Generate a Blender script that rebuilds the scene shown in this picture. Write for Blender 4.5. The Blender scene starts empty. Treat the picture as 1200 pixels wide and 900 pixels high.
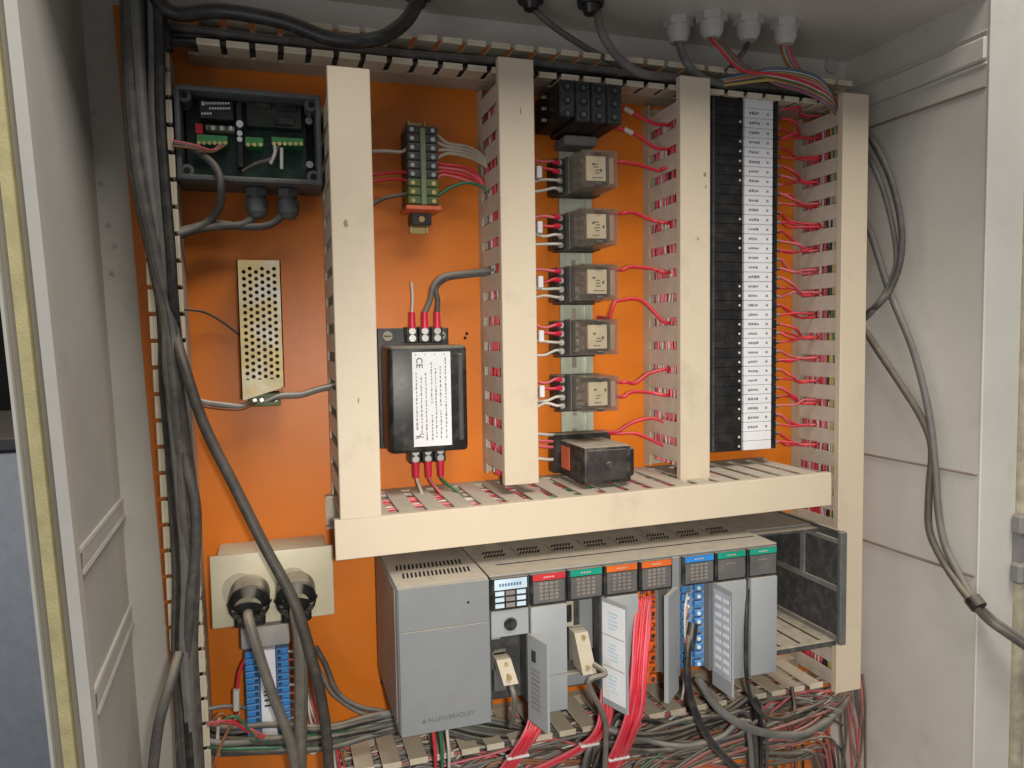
import bpy, bmesh, math, random
from mathutils import Vector, Matrix
random.seed(7)
scene = bpy.context.scene
COL = scene.collection

# ------------------------------------------------------------------ camera
CAM = Vector((-0.07378, -0.75181, 0.00223)); YAW, PITCH, ROLL, FPX = 0.30967, 0.06284, -0.01549, 874.98
def _basis():
    cy, sy, cp, sp = math.cos(YAW), math.sin(YAW), math.cos(PITCH), math.sin(PITCH)
    f = Vector((sy*cp, cy*cp, -sp)); r = Vector((cy, -sy, 0)); u = r.cross(f)
    c, s = math.cos(ROLL), math.sin(ROLL)
    return c*r + s*u, -s*r + c*u, f
RGT, UPV, FWD = _basis()
cam = bpy.data.cameras.new('camera'); cam.sensor_width = 36; cam.lens = FPX/1200*36
cam.clip_start = 0.01; cam.clip_end = 50
co = bpy.data.objects.new('camera', cam); COL.objects.link(co)
M = Matrix((RGT, UPV, -FWD)).transposed().to_4x4(); M.translation = CAM
co.matrix_world = M; scene.camera = co

# ------------------------------------------------------------------ light
w = bpy.data.worlds.new('World'); scene.world = w; w.use_nodes = True
w.node_tree.nodes['Background'].inputs[0].default_value = (0.95, 0.97, 1.0, 1)
w.node_tree.nodes['Background'].inputs[1].default_value = 0.155
def lamp(name, kind, loc, target, energy, color, **k):
    l = bpy.data.lights.new(name, kind); l.energy = energy; l.color = color
    for a, b in k.items(): setattr(l, a, b)
    o = bpy.data.objects.new(name, l); COL.objects.link(o); o.location = loc
    o.rotation_euler = (Vector(target)-Vector(loc)).to_track_quat('-Z', 'Y').to_euler()
    return o
# the camera's flash, a hand's width right of the lens
lamp('flash_lamp', 'SPOT', (-0.04, -0.76, 0.0), (0.30, 0.0, -0.30), 14.0, (1.0, 0.95, 0.86),
     spot_size=math.radians(80), spot_blend=1.0, shadow_soft_size=0.014)
# daylight of the shop hall, from above and to the right behind the camera: the cabinet roof shades the upper panel
lamp('room_lamp', 'AREA', (0.35, -1.0, 1.45), (0.2, 0, -0.2), 20.0, (1.0, 0.95, 0.88), shape='RECTANGLE', size=0.9, size_y=0.7)
# added fill light with no visible source, low on the left: reaches the right wall and the right half of the ceiling
lamp('fill_lamp', 'AREA', (-1.15, -1.7, -0.45), (0.5, -0.05, 0.25), 4.0, (0.97, 0.97, 1.0), shape='RECTANGLE', size=0.7, size_y=0.7)
vs = scene.view_settings; vs.view_transform = 'Standard'; vs.look = 'None'; vs.gamma = 1; vs.exposure = 0.36

# ------------------------------------------------------------------ helpers
def at(u, v, y=None, x=None, z=None):
    """a pixel of the photograph to a point on the plane y, x or z = const"""
    d = FWD + RGT*((u-600)/FPX) - UPV*((v-450)/FPX)
    if y is not None: t = (y-CAM.y)/d.y
    elif x is not None: t = (x-CAM.x)/d.x
    else: t = (z-CAM.z)/d.z
    return CAM + d*t

MATS = {}
def srgb(r, g, b):
    f = lambda c: (c/255/12.92) if c/255 <= .04045 else ((c/255+.055)/1.055)**2.4
    return (f(r), f(g), f(b))
DUST = (0.40, 0.34, 0.255)
def mat(name, col, rough=.5, metal=0., var=.18, scale=35., dust=0., bump=.0, bscale=400., spec=.5, stain=0.0, specks=0., mix2=None, grime=.28, dlo=.25, dhi=.85, **kw):
    if name in MATS: return MATS[name]
    m = bpy.data.materials.new(name); m.use_nodes = True; nt = m.node_tree; N = nt.nodes; L = nt.links
    p = N['Principled BSDF']; p.inputs['Roughness'].default_value = rough; p.inputs['Metallic'].default_value = metal
    p.inputs['Specular IOR Level'].default_value = spec
    for k, v in kw.items(): p.inputs[k.replace('_', ' ')].default_value = v
    geo = N.new('ShaderNodeNewGeometry')
    def noise(s, d=4, r=.6):
        n = N.new('ShaderNodeTexNoise'); n.inputs['Scale'].default_value = s; n.inputs['Detail'].default_value = d
        n.inputs['Roughness'].default_value = r; L.new(geo.outputs['Position'], n.inputs['Vector']); return n
    def ramp(src, a, b, lo, hi):
        r = N.new('ShaderNodeMapRange'); r.inputs[1].default_value = a; r.inputs[2].default_value = b
        r.inputs[3].default_value = lo; r.inputs[4].default_value = hi; L.new(src, r.inputs[0]); return r.outputs[0]
    def mix(fac, a, b, mode='MIX'):
        x = N.new('ShaderNodeMix'); x.data_type = 'RGBA'; x.blend_type = mode
        if isinstance(fac, float): x.inputs[0].default_value = fac
        else: L.new(fac, x.inputs[0])
        for i, q in ((6, a), (7, b)):
            if isinstance(q, tuple): x.inputs[i].default_value = (*q, 1)
            else: L.new(q, x.inputs[i])
        return x.outputs[2]
    n1 = noise(scale)
    dark = tuple(c*(1-var*1.3) for c in col); lite = tuple(min(1, c*(1+var*.5)) for c in col)
    c = mix(ramp(n1.outputs[0], .3, .7, 0, 1), dark, lite)
    if mix2:
        n4 = noise(26., 3, .5); c = mix(ramp(n4.outputs[0], .42, .62, 0., 1.), c, mix2)
    if specks:
        n5 = noise(260., 2, .5); c = mix(ramp(n5.outputs[0], .67, .73, 0., specks), c, (0.10, 0.075, 0.055))
        mp = N.new('ShaderNodeMapping'); mp.inputs['Scale'].default_value = (90, 90, 6); mp.inputs['Rotation'].default_value = (0, .6, 0); L.new(geo.outputs['Position'], mp.inputs[0])
        n6 = N.new('ShaderNodeTexNoise'); n6.inputs['Scale'].default_value = 3.; n6.inputs['Detail'].default_value = 3; L.new(mp.outputs[0], n6.inputs['Vector'])
        c = mix(ramp(n6.outputs[0], .66, .74, 0., specks*.6), c, (0.20, 0.16, 0.12))
    if stain:
        n3 = noise(14., 6, .7)
        c = mix(ramp(n3.outputs[0], .55, .75, 0., stain), c, (0.16, 0.12, 0.085))
    if dust:
        sep = N.new('ShaderNodeSeparateXYZ'); L.new(geo.outputs['Normal'], sep.inputs[0])
        up = ramp(sep.outputs[2], dlo, dhi, 0., 1.)
        n2 = noise(90., 5, .65)
        a = N.new('ShaderNodeMath'); a.operation = 'MULTIPLY'; L.new(up, a.inputs[0]); L.new(ramp(n2.outputs[0], .25, .6, .55*dust, dust), a.inputs[1])
        b = N.new('ShaderNodeMath'); b.operation = 'MAXIMUM'; L.new(a.outputs[0], b.inputs[0]); L.new(ramp(n2.outputs[0], .45, .8, 0., grime*dust), b.inputs[1])
        c = mix(b.outputs[0], c, DUST)
        rr = ramp(b.outputs[0], 0., 1., rough, .95); L.new(rr, p.inputs['Roughness'])
    L.new(c, p.inputs['Base Color'])
    if bump:
        nb = noise(bscale, 3); bp = N.new('ShaderNodeBump'); bp.inputs['Strength'].default_value = bump
        bp.inputs['Distance'].default_value = .001; L.new(nb.outputs[0], bp.inputs['Height']); L.new(bp.outputs[0], p.inputs['Normal'])
    MATS[name] = m; return m

class MB:
    def __init__(s): s.v = []; s.f = []; s.m = []
    def add(s, vs, fs, m=0):
        o = len(s.v); s.v += [Vector(q) for q in vs]; s.f += [tuple(i+o for i in f) for f in fs]; s.m += [m]*len(fs); return s
    def box(s, x0, x1, y0, y1, z0, z1, m=0, bev=0., seg=1):
        x0, x1 = sorted((x0, x1)); y0, y1 = sorted((y0, y1)); z0, z1 = sorted((z0, z1))
        if not bev:
            return s.add([(x, y, z) for z in (z0, z1) for y in (y0, y1) for x in (x0, x1)],
                         [(0, 2, 3, 1), (4, 5, 7, 6), (0, 1, 5, 4), (2, 6, 7, 3), (0, 4, 6, 2), (1, 3, 7, 5)], m)
        bm = bmesh.new(); bmesh.ops.create_cube(bm, size=1.)
        for q in bm.verts: q.co = Vector(((x0+x1)/2+q.co.x*(x1-x0), (y0+y1)/2+q.co.y*(y1-y0), (z0+z1)/2+q.co.z*(z1-z0)))
        bmesh.ops.bevel(bm, geom=bm.edges[:], offset=bev, segments=seg, profile=.5, affect='EDGES')
        bm.verts.index_update(); s.add([q.co.copy() for q in bm.verts], [[q.index for q in f.verts] for f in bm.faces], m); bm.free(); return s
    def hexa(s, p, m=0):   # 8 corners: bottom 4 ring, top 4 ring
        return s.add(p, [(3, 2, 1, 0), (4, 5, 6, 7), (0, 1, 5, 4), (1, 2, 6, 5), (2, 3, 7, 6), (3, 0, 4, 7)], m)
    def cyl(s, a, b, r0, r1=None, n=12, m=0, cap=True):
        a, b = Vector(a), Vector(b); r1 = r0 if r1 is None else r1; d = (b-a).normalized()
        e = Vector((0, 0, 1)) if abs(d.z) < .9 else Vector((1, 0, 0)); t = d.cross(e).normalized(); q = d.cross(t)
        vs = []
        for c, r in ((a, r0), (b, r1)):
            vs += [c+(t*math.cos(2*math.pi*i/n)+q*math.sin(2*math.pi*i/n))*r for i in range(n)]
        fs = [(i, i+n, (i+1) % n+n, (i+1) % n) for i in range(n)]
        if cap: fs += [tuple(range(n)), tuple(range(2*n-1, n-1, -1))]
        return s.add(vs, fs, m)
    def tube(s, pts, r, n=8, m=0, sub=6):
        P = smooth_path(pts, sub); vs = []; d0 = (P[1]-P[0]).normalized()
        e = Vector((0, 0, 1)) if abs(d0.z) < .9 else Vector((1, 0, 0)); t = d0.cross(e).normalized()
        for i, c in enumerate(P):
            d = (P[min(i+1, len(P)-1)]-P[max(i-1, 0)]).normalized()
            t = (t-d*t.dot(d)).normalized(); q = d.cross(t)
            vs += [c+(t*math.cos(2*math.pi*k/n)+q*math.sin(2*math.pi*k/n))*r for k in range(n)]
        fs = [(i*n+k, i*n+(k+1) % n, (i+1)*n+(k+1) % n, (i+1)*n+k) for i in range(len(P)-1) for k in range(n)]
        fs += [tuple(range(n-1, -1, -1)), tuple(range((len(P)-1)*n, len(P)*n))]
        return s.add(vs, fs, m)
    def mesh(s, name, mats, org=Vector((0, 0, 0)), angle=35):
        me = bpy.data.meshes.new(name); me.from_pydata([q-org for q in s.v], [], s.f)
        for q in (mats if isinstance(mats, (list, tuple)) else [mats]): me.materials.append(q)
        me.polygons.foreach_set('material_index', s.m); me.polygons.foreach_set('use_smooth', [True]*len(s.f))
        me.update(); me.set_sharp_from_angle(angle=math.radians(angle)); return me
    def build(s, name, mats, parent=None, angle=35):
        org = WLOC.get(parent.name, Vector((0, 0, 0))) if parent else Vector((0, 0, 0))
        if parent is None and s.v:
            lo = Vector([min(q[i] for q in s.v) for i in range(3)]); hi = Vector([max(q[i] for q in s.v) for i in range(3)])
            org = Vector(((lo.x+hi.x)/2, (lo.y+hi.y)/2, lo.z))
        o = bpy.data.objects.new(name, s.mesh(name, mats, org, angle)); COL.objects.link(o)
        if parent: o.parent = parent
        else: o.location = org
        WLOC[o.name] = org; return o
WLOC = {}
def smooth_path(pts, sub=6):
    P = [Vector(p) for p in pts]
    if len(P) < 3: return P
    out = []
    for i in range(len(P)-1):
        p0 = P[i-1] if i else P[0]*2-P[1]; p1, p2 = P[i], P[i+1]; p3 = P[i+2] if i+2 < len(P) else P[-1]*2-P[-2]
        for k in range(sub):
            t = k/sub
            out.append(.5*((2*p1)+(p2-p0)*t+(2*p0-5*p1+4*p2-p3)*t*t+(3*p1-p0-3*p2+p3)*t**3))
    out.append(P[-1]); return out
def tag(o, label=None, cat=None, group=None, kind=None):
    for k, v in (('label', label), ('category', cat), ('group', group), ('kind', kind)):
        if v: o[k] = v
    return o
def thing(name, loc, label, cat, group=None):
    o = bpy.data.objects.new(name, None); COL.objects.link(o); o.location = loc; o.empty_display_size = .01
    WLOC[o.name] = Vector(loc); return tag(o, label, cat, group)
def inst(name, me, parent, loc, rot=None):
    """a part that shares mesh data; loc in world metres"""
    o = bpy.data.objects.new(name, me); COL.objects.link(o); o.parent = parent
    o.location = Vector(loc)-WLOC[parent.name]
    if rot: o.rotation_euler = rot
    WLOC[o.name] = Vector(loc); return o
def text(name, body, size, m, parent, loc, rot=(math.pi/2, 0, 0), depth=.0002, align='CENTER', sx=1.):
    c = bpy.data.curves.new(name, 'FONT'); c.body = body; c.size = size; c.extrude = depth; c.align_x = align; c.align_y = 'CENTER'; c.resolution_u = 3
    t = bpy.data.objects.new(name, c); COL.objects.link(t); dg = bpy.context.evaluated_depsgraph_get(); dg.update()
    me = bpy.data.meshes.new_from_object(t.evaluated_get(dg)); bpy.data.objects.remove(t); me.materials.clear(); me.materials.append(m)
    o = inst(name, me, parent, loc, rot); o.scale = (sx, 1, 1); return o
def wire(pts, r, m, name='wire', label=None, cat='wire', group=None, parent=None, n=7, sub=6):
    o = MB().tube([Vector(p) for p in pts], r, n, 0, sub).build(name, m, parent, 60)
    if not parent: tag(o, label, cat, group)
    return o
rnd = random.uniform

# ------------------------------------------------------------------ materials
m_wall = mat('cabinet paint', (.63, .605, .55), .45, var=.06, scale=9, dust=.30, bump=.06, bscale=250, stain=.16)
m_gasketr = mat('pale aged gasket', (.52, .47, .34), .9, var=.25, scale=60, bump=.5, bscale=600)
m_gasket = mat('yellow foam gasket', (.64, .56, .29), .9, var=.15, scale=60, bump=.5, bscale=600)
m_seam = mat('seam dirt', (.28, .22, .17), .7)  # plain brown for seams and slots, darker than the cabinet paint
m_orange = mat('orange panel paint', (.68, .178, .008), .40, var=.05, scale=7, dust=.16, bump=.03, bscale=200, stain=.12, specks=.15)
m_cover = mat('cream duct cover', (.60, .505, .375), .5, var=.03, scale=12, dust=.2, stain=.22, specks=.06, bump=.05, bscale=300)
m_finger = mat('duct finger plastic', (.56, .495, .41), .6, var=.10, scale=60, dust=.6, stain=.25)
m_ductin = mat('duct base plastic', (.50, .43, .33), .6, var=.12, dust=.6, stain=.3)
m_tip = mat('cream duct finger', (.62, .54, .41), .55, var=.1, scale=50, dust=.4, stain=.25)
m_black = mat('black plastic', (.012, .012, .013), .38, var=.2, dust=.55)
m_black2 = mat('dusty black plastic', (.018, .016, .017), .5, var=.3, dust=.95)
m_plug = mat('plug black', (.010, .010, .011), .35, var=.2, dust=1.0, grime=.03, dlo=.58, dhi=.82)
m_dgrey = mat('dark grey plastic', (.045, .047, .05), .45, var=.2, dust=.5)
m_grey = mat('grey rubber cable', (.082, .078, .074), .55, var=.3, dust=.75, scale=70)
m_lgrey = mat('light grey cable', (.16, .155, .147), .5, var=.2, dust=.5)
m_tan = mat('tan cable', (.115, .10, .083), .55, var=.2, dust=.6)
m_bcable = mat('black cable', (.016, .015, .016), .42, var=.2, dust=.45)
m_red = mat('red wire insulation', (.62, .022, .045), .4, var=.15, dust=.3)
m_pink = mat('faded red wire insulation', (.62, .10, .13), .45, var=.2, dust=.35)
m_pinkd = mat('dusty red wire insulation', (.42, .10, .10), .6, var=.3, dust=.75)
m_white = mat('white wire insulation', (.56, .53, .47), .5, var=.2, dust=.5)
m_green = mat('green wire insulation', (.02, .16, .075), .4, var=.2, dust=.3)
m_blue = mat('blue wire insulation', (.03, .11, .30), .4, var=.2, dust=.3)
m_brown = mat('brown wire insulation', (.28, .10, .04), .45, var=.2, dust=.3)
m_yellow = mat('yellow wire insulation', (.50, .38, .10), .5, var=.2, dust=.5)
m_steel = mat('zinc steel', (.55, .55, .53), .35, 1.0, var=.15, dust=.35)
m_chrom = mat('yellow chromate steel', (.66, .52, .22), .42, .55, var=.25, scale=22, dust=.3)
m_chrom2 = mat('pale chromate steel', (.62, .48, .22), .5, .35, var=.2, scale=22, dust=.7, grime=.5, mix2=(.58, .57, .52))
m_rail = mat('din rail steel', (.60, .64, .52), .4, .35, var=.2, scale=30, dust=.4)
m_plc = mat('controller grey plastic', (.19, .198, .205), .5, var=.03, scale=18, dust=.95, grime=.10, bump=.05, bscale=900)
m_plcl = mat('module door grey plastic', (.29, .305, .315), .5, var=.04, scale=20, dust=.7, grime=.10, bump=.05, bscale=900)
m_plcd = mat('chassis dark metal', (.052, .052, .052), .9, .0, var=.12, scale=40, dust=1.0, grime=.22, spec=.2)
m_rib = mat('dusty chassis rib', (.17, .165, .155), .85, var=.2, dust=.9)
m_plcside = mat('controller side metal', (.26, .19, .155), .5, .1, var=.2, dust=.5)
m_jbox = mat('grey polycarbonate box', (.085, .092, .095), .5, var=.1, dust=.5)
m_pcb = mat('green circuit board', (.008, .045, .028), .4, var=.4, scale=200, dust=.2)
m_pcb2 = mat('olive smoked cover', (.018, .026, .016), .25, var=.3, dust=.2)
m_term = mat('green terminal plastic', (.035, .24, .07), .45, var=.15, dust=.4)
m_dgreen = mat('olive ground terminal', (.10, .15, .035), .45, var=.3, dust=.4)
m_paper = mat('white label paper', (.72, .72, .74), .6, var=.06, dust=.15)
m_ink = mat('black label ink', (.03, .03, .035), .6)
m_inkg = mat('grey label ink', (.22, .22, .24), .6)
m_ivory = mat('ivory outlet plastic', (.60, .545, .39), .4, var=.06, dust=.45)
m_beige = mat('beige plug plastic', (.43, .38, .29), .5, var=.12, dust=.5)
m_bluep = mat('blue terminal plastic', (.025, .20, .52), .4, var=.1, dust=.3)
m_bluel = mat('pale blue label', (.52, .64, .74), .5)
m_hred = mat('red header', (.50, .03, .035), .4); m_hgrn = mat('green header', (.01, .28, .19), .4)
m_horg = mat('orange header', (.66, .13, .02), .4); m_hblu = mat('blue header', (.03, .22, .60), .4)
m_led = mat('led window', (.23, .20, .18), .5, var=.2)
m_ledp = mat('led panel grey', (.105, .10, .098), .5, var=.2, dust=.3)
m_hprint = mat('faded header print', (.50, .38, .34), .5)
m_orgst = mat('orange sticker', (.72, .16, .07), .5)
m_ferr = mat('red ferrule vinyl', (.62, .02, .06), .35)
m_gland = mat('white nylon gland', (.50, .485, .45), .45, var=.1, dust=.5)
def clear_plastic():
    m = bpy.data.materials.new('clear relay cover'); m.use_nodes = True; N = m.node_tree.nodes; L = m.node_tree.links; N.remove(N['Principled BSDF'])
    t = N.new('ShaderNodeBsdfTransparent'); t.inputs[0].default_value = (.93, .90, .85, 1); g = N.new('ShaderNodeBsdfPrincipled'); g.inputs['Base Color'].default_value = (.45, .42, .37, 1); g.inputs['Roughness'].default_value = .18
    f = N.new('ShaderNodeLayerWeight'); f.inputs[0].default_value = .25; r = N.new('ShaderNodeMapRange'); r.inputs[3].default_value = .05; r.inputs[4].default_value = .55
    L.new(f.outputs['Facing'], r.inputs[0]); x = N.new('ShaderNodeMixShader'); L.new(r.outputs[0], x.inputs[0]); L.new(t.outputs[0], x.inputs[1]); L.new(g.outputs[0], x.inputs[2]); L.new(x.outputs[0], N['Material Output'].inputs[0]); return m
m_clear = clear_plastic()
m_copper = mat('relay coil', (.40, .34, .29), .45, .3, var=.3)
m_ylabel = mat('yellowed relay label', (.66, .61, .50), .5, var=.15)
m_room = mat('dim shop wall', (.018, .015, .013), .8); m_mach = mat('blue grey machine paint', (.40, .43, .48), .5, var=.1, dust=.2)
m_tie = mat('white nylon tie', (.6, .58, .54), .4)
m_hole = mat('deep black hole', (.004, .004, .004), .8)

# ------------------------------------------------------------------ room seen past the cabinet's left edge
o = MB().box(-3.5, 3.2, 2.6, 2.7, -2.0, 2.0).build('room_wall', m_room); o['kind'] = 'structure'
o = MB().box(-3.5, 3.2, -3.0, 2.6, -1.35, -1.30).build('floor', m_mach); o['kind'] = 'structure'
mc = thing('grey_machine', (-1.0, 1.2, -1.30), 'blue grey painted machine housing standing beyond the open cabinet', 'machine')
MB().box(-1.5, -.40, 1.0, 1.7, -1.30, -.215, 0, .01, 2).build('housing', m_mach, mc)
MB().box(-1.5, -.395, .99, 1.71, -.213, -.185, 0, .004).build('top_rim', m_dgrey, mc)

# ------------------------------------------------------------------ the cabinet
ZT, ZB, XR, YB, YF = .328, -.62, .60, .006, -.185
xlb = lambda z: -.2150-.027*z          # rear corner of the left wall (the old cabinet leans a little)
xlf = lambda z: -.2128-.045*z          # its front edge
cab = thing('control_cabinet', (.2, 0, ZB), 'open beige steel control cabinet holding all the wiring and devices', 'cabinet')
MB().box(-.26, XR+.002, YB, YB+.002, ZB, ZT).build('back_wall', m_wall, cab)
MB().box(-.26, XR+.01, YF, YB+.002, ZT, ZT+.002).build('ceiling', m_wall, cab)
MB().box(-.26, XR+.01, YF, YB+.002, ZB-.002, ZB).build('floor_panel', m_wall, cab)
def lquad(mb, a, b, y0, y1, z0, z1, m=0):     # slab between x=a(z) and x=b(z)
    mb.hexa([(a(z0), y0, z0), (b(z0), y0, z0), (b(z0), y1, z0), (a(z0), y1, z0), (a(z1), y0, z1), (b(z1), y0, z1), (b(z1), y1, z1), (a(z1), y1, z1)], m); return mb
mb = MB(); t = .002
for k in range(40):
    z0_, z1_ = ZB+(ZT-ZB)*k/40, ZB+(ZT-ZB)*(k+1)/40
    mb.add([(xlf(z0_), YF, z0_), (xlb(z0_), YB, z0_), (xlb(z1_), YB, z1_), (xlf(z1_), YF, z1_), (xlf(z0_)-t, YF, z0_), (xlb(z0_)-t, YB, z0_), (xlb(z1_)-t, YB, z1_), (xlf(z1_)-t, YF, z1_)], [(0, 1, 2, 3), (7, 6, 5, 4)])
wl = mb.build('side_wall', m_wall, cab)
wr = MB().box(XR, XR+.002, YF, YB, ZB, ZT).build('side_wall', m_wall, cab)
# rolled seams across the side walls
for (z, h) in ((-.1445, .0022), (-.249, .0026), (.2395, .0024), (.262, .003), (.293, .0016)):
    MB().box(XR-.0022, XR+.0005, YF+.001, YB, z-h/2, z+h/2, 0, .0007).build('seam', m_seam if z < .25 else m_wall, wr)
MB().box(XR-.004, XR+.0005, YF+.001, YB, .265, .288, 0, .002).build('stiffener', m_wall, wr)
for (u0, v0, u1, v1) in ((103, 652, 145, 583), (111, 800, 158, 703)):
    a, b = at(u0, v0, x=-.2055), at(u1, v1, x=-.213)
    za = -.1475 if v0 < 700 else -.2485
    sf = MB()
    for dzz, hh, pr in ((-.0085, .0014, .0032), (.0065, .0012, .0022)):
        z_ = za+dzz; sf.hexa([(xlf(z_)-.001, YF+.008, z_-hh), (xlf(z_)+pr, YF+.008, z_-hh), (xlb(z_)+pr, YB, z_-hh), (xlb(z_)-.001, YB, z_-hh),
            (xlf(z_)-.001, YF+.008, z_+hh), (xlf(z_)+pr*.7, YF+.008, z_+hh), (xlb(z_)+pr*.7, YB, z_+hh), (xlb(z_)-.001, YB, z_+hh)])
    sf.hexa([(xlf(za)-.001, YF+.010, za-.008), (xlf(za)+.0022, YF+.010, za-.008), (xlb(za)+.0022, YB, za-.008), (xlb(za)-.001, YB, za-.008),
             (xlf(za)-.001, YF+.010, za+.006), (xlf(za)+.0014, YF+.010, za+.006), (xlb(za)+.0014, YB, za+.006), (xlb(za)-.001, YB, za+.006)])
    sf.build('stiffener', m_wall, wl)
    MB().box(xlf(za)+.0003, xlf(za)+.0020, YF+.007, YF+.0105, za-.008, za+.005).build('slot', m_seam, wl)
# left front lip, flange and gasket
f = lambda d: (lambda z: xlf(z)+d)
lquad(MB(), f(-.004), f(.0035), YF-.012, YF, ZB, ZT+.01).build('front_lip', m_wall, cab)
lquad(MB(), f(-.0235), f(-.004), YF-.002, YF, ZB, ZT+.01).build('front_flange', m_wall, cab)
lquad(MB(), f(-.0245), f(-.0225), YF-.010, YF+.02, ZB, ZT+.01).build('flange_edge', m_wall, cab)
lquad(MB(), f(-.0170), f(-.0098), YF-.010, YF-.002, ZB, ZT+.01).build('gasket', m_gasket, cab)
# right front flange and gasket
MB().box(XR-.001, .648, YF-.003, YF, ZB, ZT+.01, 0, .001).build('front_flange', m_wall, cab)
MB().box(.648, .661, YF-.010, YF+.004, ZB, ZT+.01, 0, .003, 2).build('gasket', m_gasketr, cab)
MB().box(.662, .70, YF-.004, YF, ZB, ZT+.01, 0, .001).build('flange_edge', m_wall, cab)
hg = MB()
for v0, v1 in ((607, 632), (665, 690)):
    a, b = at(1172, v0, y=-.2), at(1172, v1, y=-.2)
    hg.box(.640, .70, YF-.016, YF-.003, b.z, a.z, 0, .003)
hg.box(.644, .657, YF-.013, YF-.003, at(1172, 690, y=-.2).z+.004, at(1172, 607, y=-.2).z-.004)
hg.build('hinge', mat('dull hinge steel', (.26, .25, .24), .6, .2, dust=.4), cab)
for (u, v) in ((110, 133), (112, 168), (113, 190), (118, 215), (127, 264), (134, 288), (131, 320)):
    p = at(u, v, y=YB); MB().cyl((p.x, YB-.0006, p.z), (p.x, YB+.001, p.z), .0022, n=10).build('spot_weld', m_steel, cab)

# ------------------------------------------------------------------ orange mounting panel
xp = lambda z: -.1866-.036*z
mb = MB(); lquad(mb, xp, lambda z: .583, 0., .0025, -.585, .300)
pan = tag(mb.build('mounting_panel', m_orange), 'bright orange sheet metal back panel that carries all devices', 'panel')
stand = MB()
for x in (-.15, .2, .55):
    for z in (.27, -.56): stand.cyl((x, .0025, z), (x, YB, z), .006)
stand.build('standoff', m_steel, pan)

# ------------------------------------------------------------------ wiring ducts
def duct(label, axis, a0, a1, c0, c1, depth, cover=True, pitch=.025, fw=.0165, low=.014, finger=None, cov=None, tilt=None, basedepth=0., ext=None, head=0.):
    """axis 'z': runs along z from a0 to a1 with x in c0..c1; axis 'x': runs along x, z in c0..c1"""
    fm = finger or m_finger; th = .0018
    loc = ((c0+c1)/2, 0, a0) if axis == 'z' else (a0, 0, c0)
    d = thing('wiring_duct', loc, label, 'wiring duct', 'slotted wiring ducts on the panel')
    def bx(mb, al, ah, cl, ch, y0, y1, bev=0):
        sh = (lambda a: tilt*a if tilt else 0.)
        if axis == 'z':
            mb.box(cl+sh((al+ah)/2), ch+sh((al+ah)/2), y0, y1, al, ah, 0, bev)
        else: mb.box(al, ah, y0, y1, cl, ch, 0, bev)
        return mb
    b0, b1 = ext or (a0, a1)
    if not tilt:
        b = MB(); bx(b, b0, b1, c0, c1, -.0025, -.0005); bx(b, b0, b1, c0, c0+th, -low, -.0025); bx(b, b0, b1, c1-th, c1, -low, -.0025)
        b.build('base', m_ductin, d)
    else:
        b = MB()
        for (u, v, y0, y1) in ((c0, c1, -.0025, -.0005), (c0, c0+th, -low, -.0025), (c1-th, c1, -low, -.0025)):
            lquad(b, lambda z: u+tilt*z, lambda z: v+tilt*z, y0, y1, b0, b1)
        b.build('base', m_ductin, d)
    n = int((b1-b0)/pitch); off = ((b1-b0)-n*pitch)/2
    mb = MB(); bx(mb, -fw/2, fw/2, -th/2, th/2, -(depth-.0022), -low, .0004)
    if axis == 'z' and tilt: mb = MB().box(-th/2, th/2, -(depth-.0022), -low, -fw/2, fw/2, 0, .0004)
    for sd in ((-1, 1) if head else ()):
        if axis == 'z': mb.box(0 if sd > 0 else -head, head if sd > 0 else 0, -depth+.0002, -depth+.0022, -fw/2, fw/2, 0, .0004)
        else: mb.box(-fw/2, fw/2, -depth+.0002, -depth+.0022, 0 if sd > 0 else -head, head if sd > 0 else 0, 0, .0004)
    fme = mb.mesh('finger', fm)
    for k in range(n):
        a = b0+off+(k+.5)*pitch
        for c in (c0+th/2, c1-th/2):
            t = (tilt or 0)*a
            inst('finger', fme, d, (c+t, 0, a) if axis == 'z' else (a, 0, c))
    if cover:
        mb = MB(); e = .0012
        bx(mb, a0, a1, c0-e, c1+e, -depth, -depth+.002, .0006); bx(mb, a0+.0002, a1-.0002, c0-e, c0, -depth+.0015, -depth+.008); bx(mb, a0+.0002, a1-.0002, c1, c1+e, -depth+.0015, -depth+.008)
        c_ = mb.build('cover', cov or m_cover, d)
    return d
D1, D2, D3, D4 = (-.0231, .0088), (.1332, .1651), (.3218, .3537), (.5198, .5517)
duct('vertical cream duct beside the circuit board box and perforated power supply', 'z', -.1487, .2231, *D1, .1205, ext=(-.148, .222))
duct('vertical cream duct between black filter and relay column', 'z', -.1385, .2589, *D2, .0823, ext=(-.138, .2495))
duct('vertical cream duct between relay column and long terminal strip', 'z', -.1505, .2589, *D3, .0823, ext=(-.143, .2495))
duct('long vertical cream duct right of the terminal strip', 'z', -.405, .2589, *D4, .0823, ext=(-.405, .2495))
hd = duct('horizontal cream duct above the grey controller rack', 'x', -.029, .4761, -.1768, -.1448, .1205)
hd.rotation_euler = (0, -.0095, 0); hd.location.z -= .0048
duct('uncovered horizontal duct along the panel top, full of cables', 'x', -.135, .560, .2535, .2785, .060, cover=False, finger=m_tip, pitch=.0235, fw=.0185, low=.030, head=.0028)
duct('uncovered vertical duct along the panel left edge, packed with cables', 'z', -.56, .2520, -.1690, -.1455, .060, cover=False, finger=m_tip, tilt=-.016, pitch=.0225, fw=.0190, low=.030, head=.0028)
duct('uncovered horizontal duct under the grey controller rack, stuffed with wires', 'x', -.03, .5185, -.455, -.392, .080, cover=False, finger=m_tip, pitch=.025, fw=.0175, low=.012, head=.003)

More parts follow.
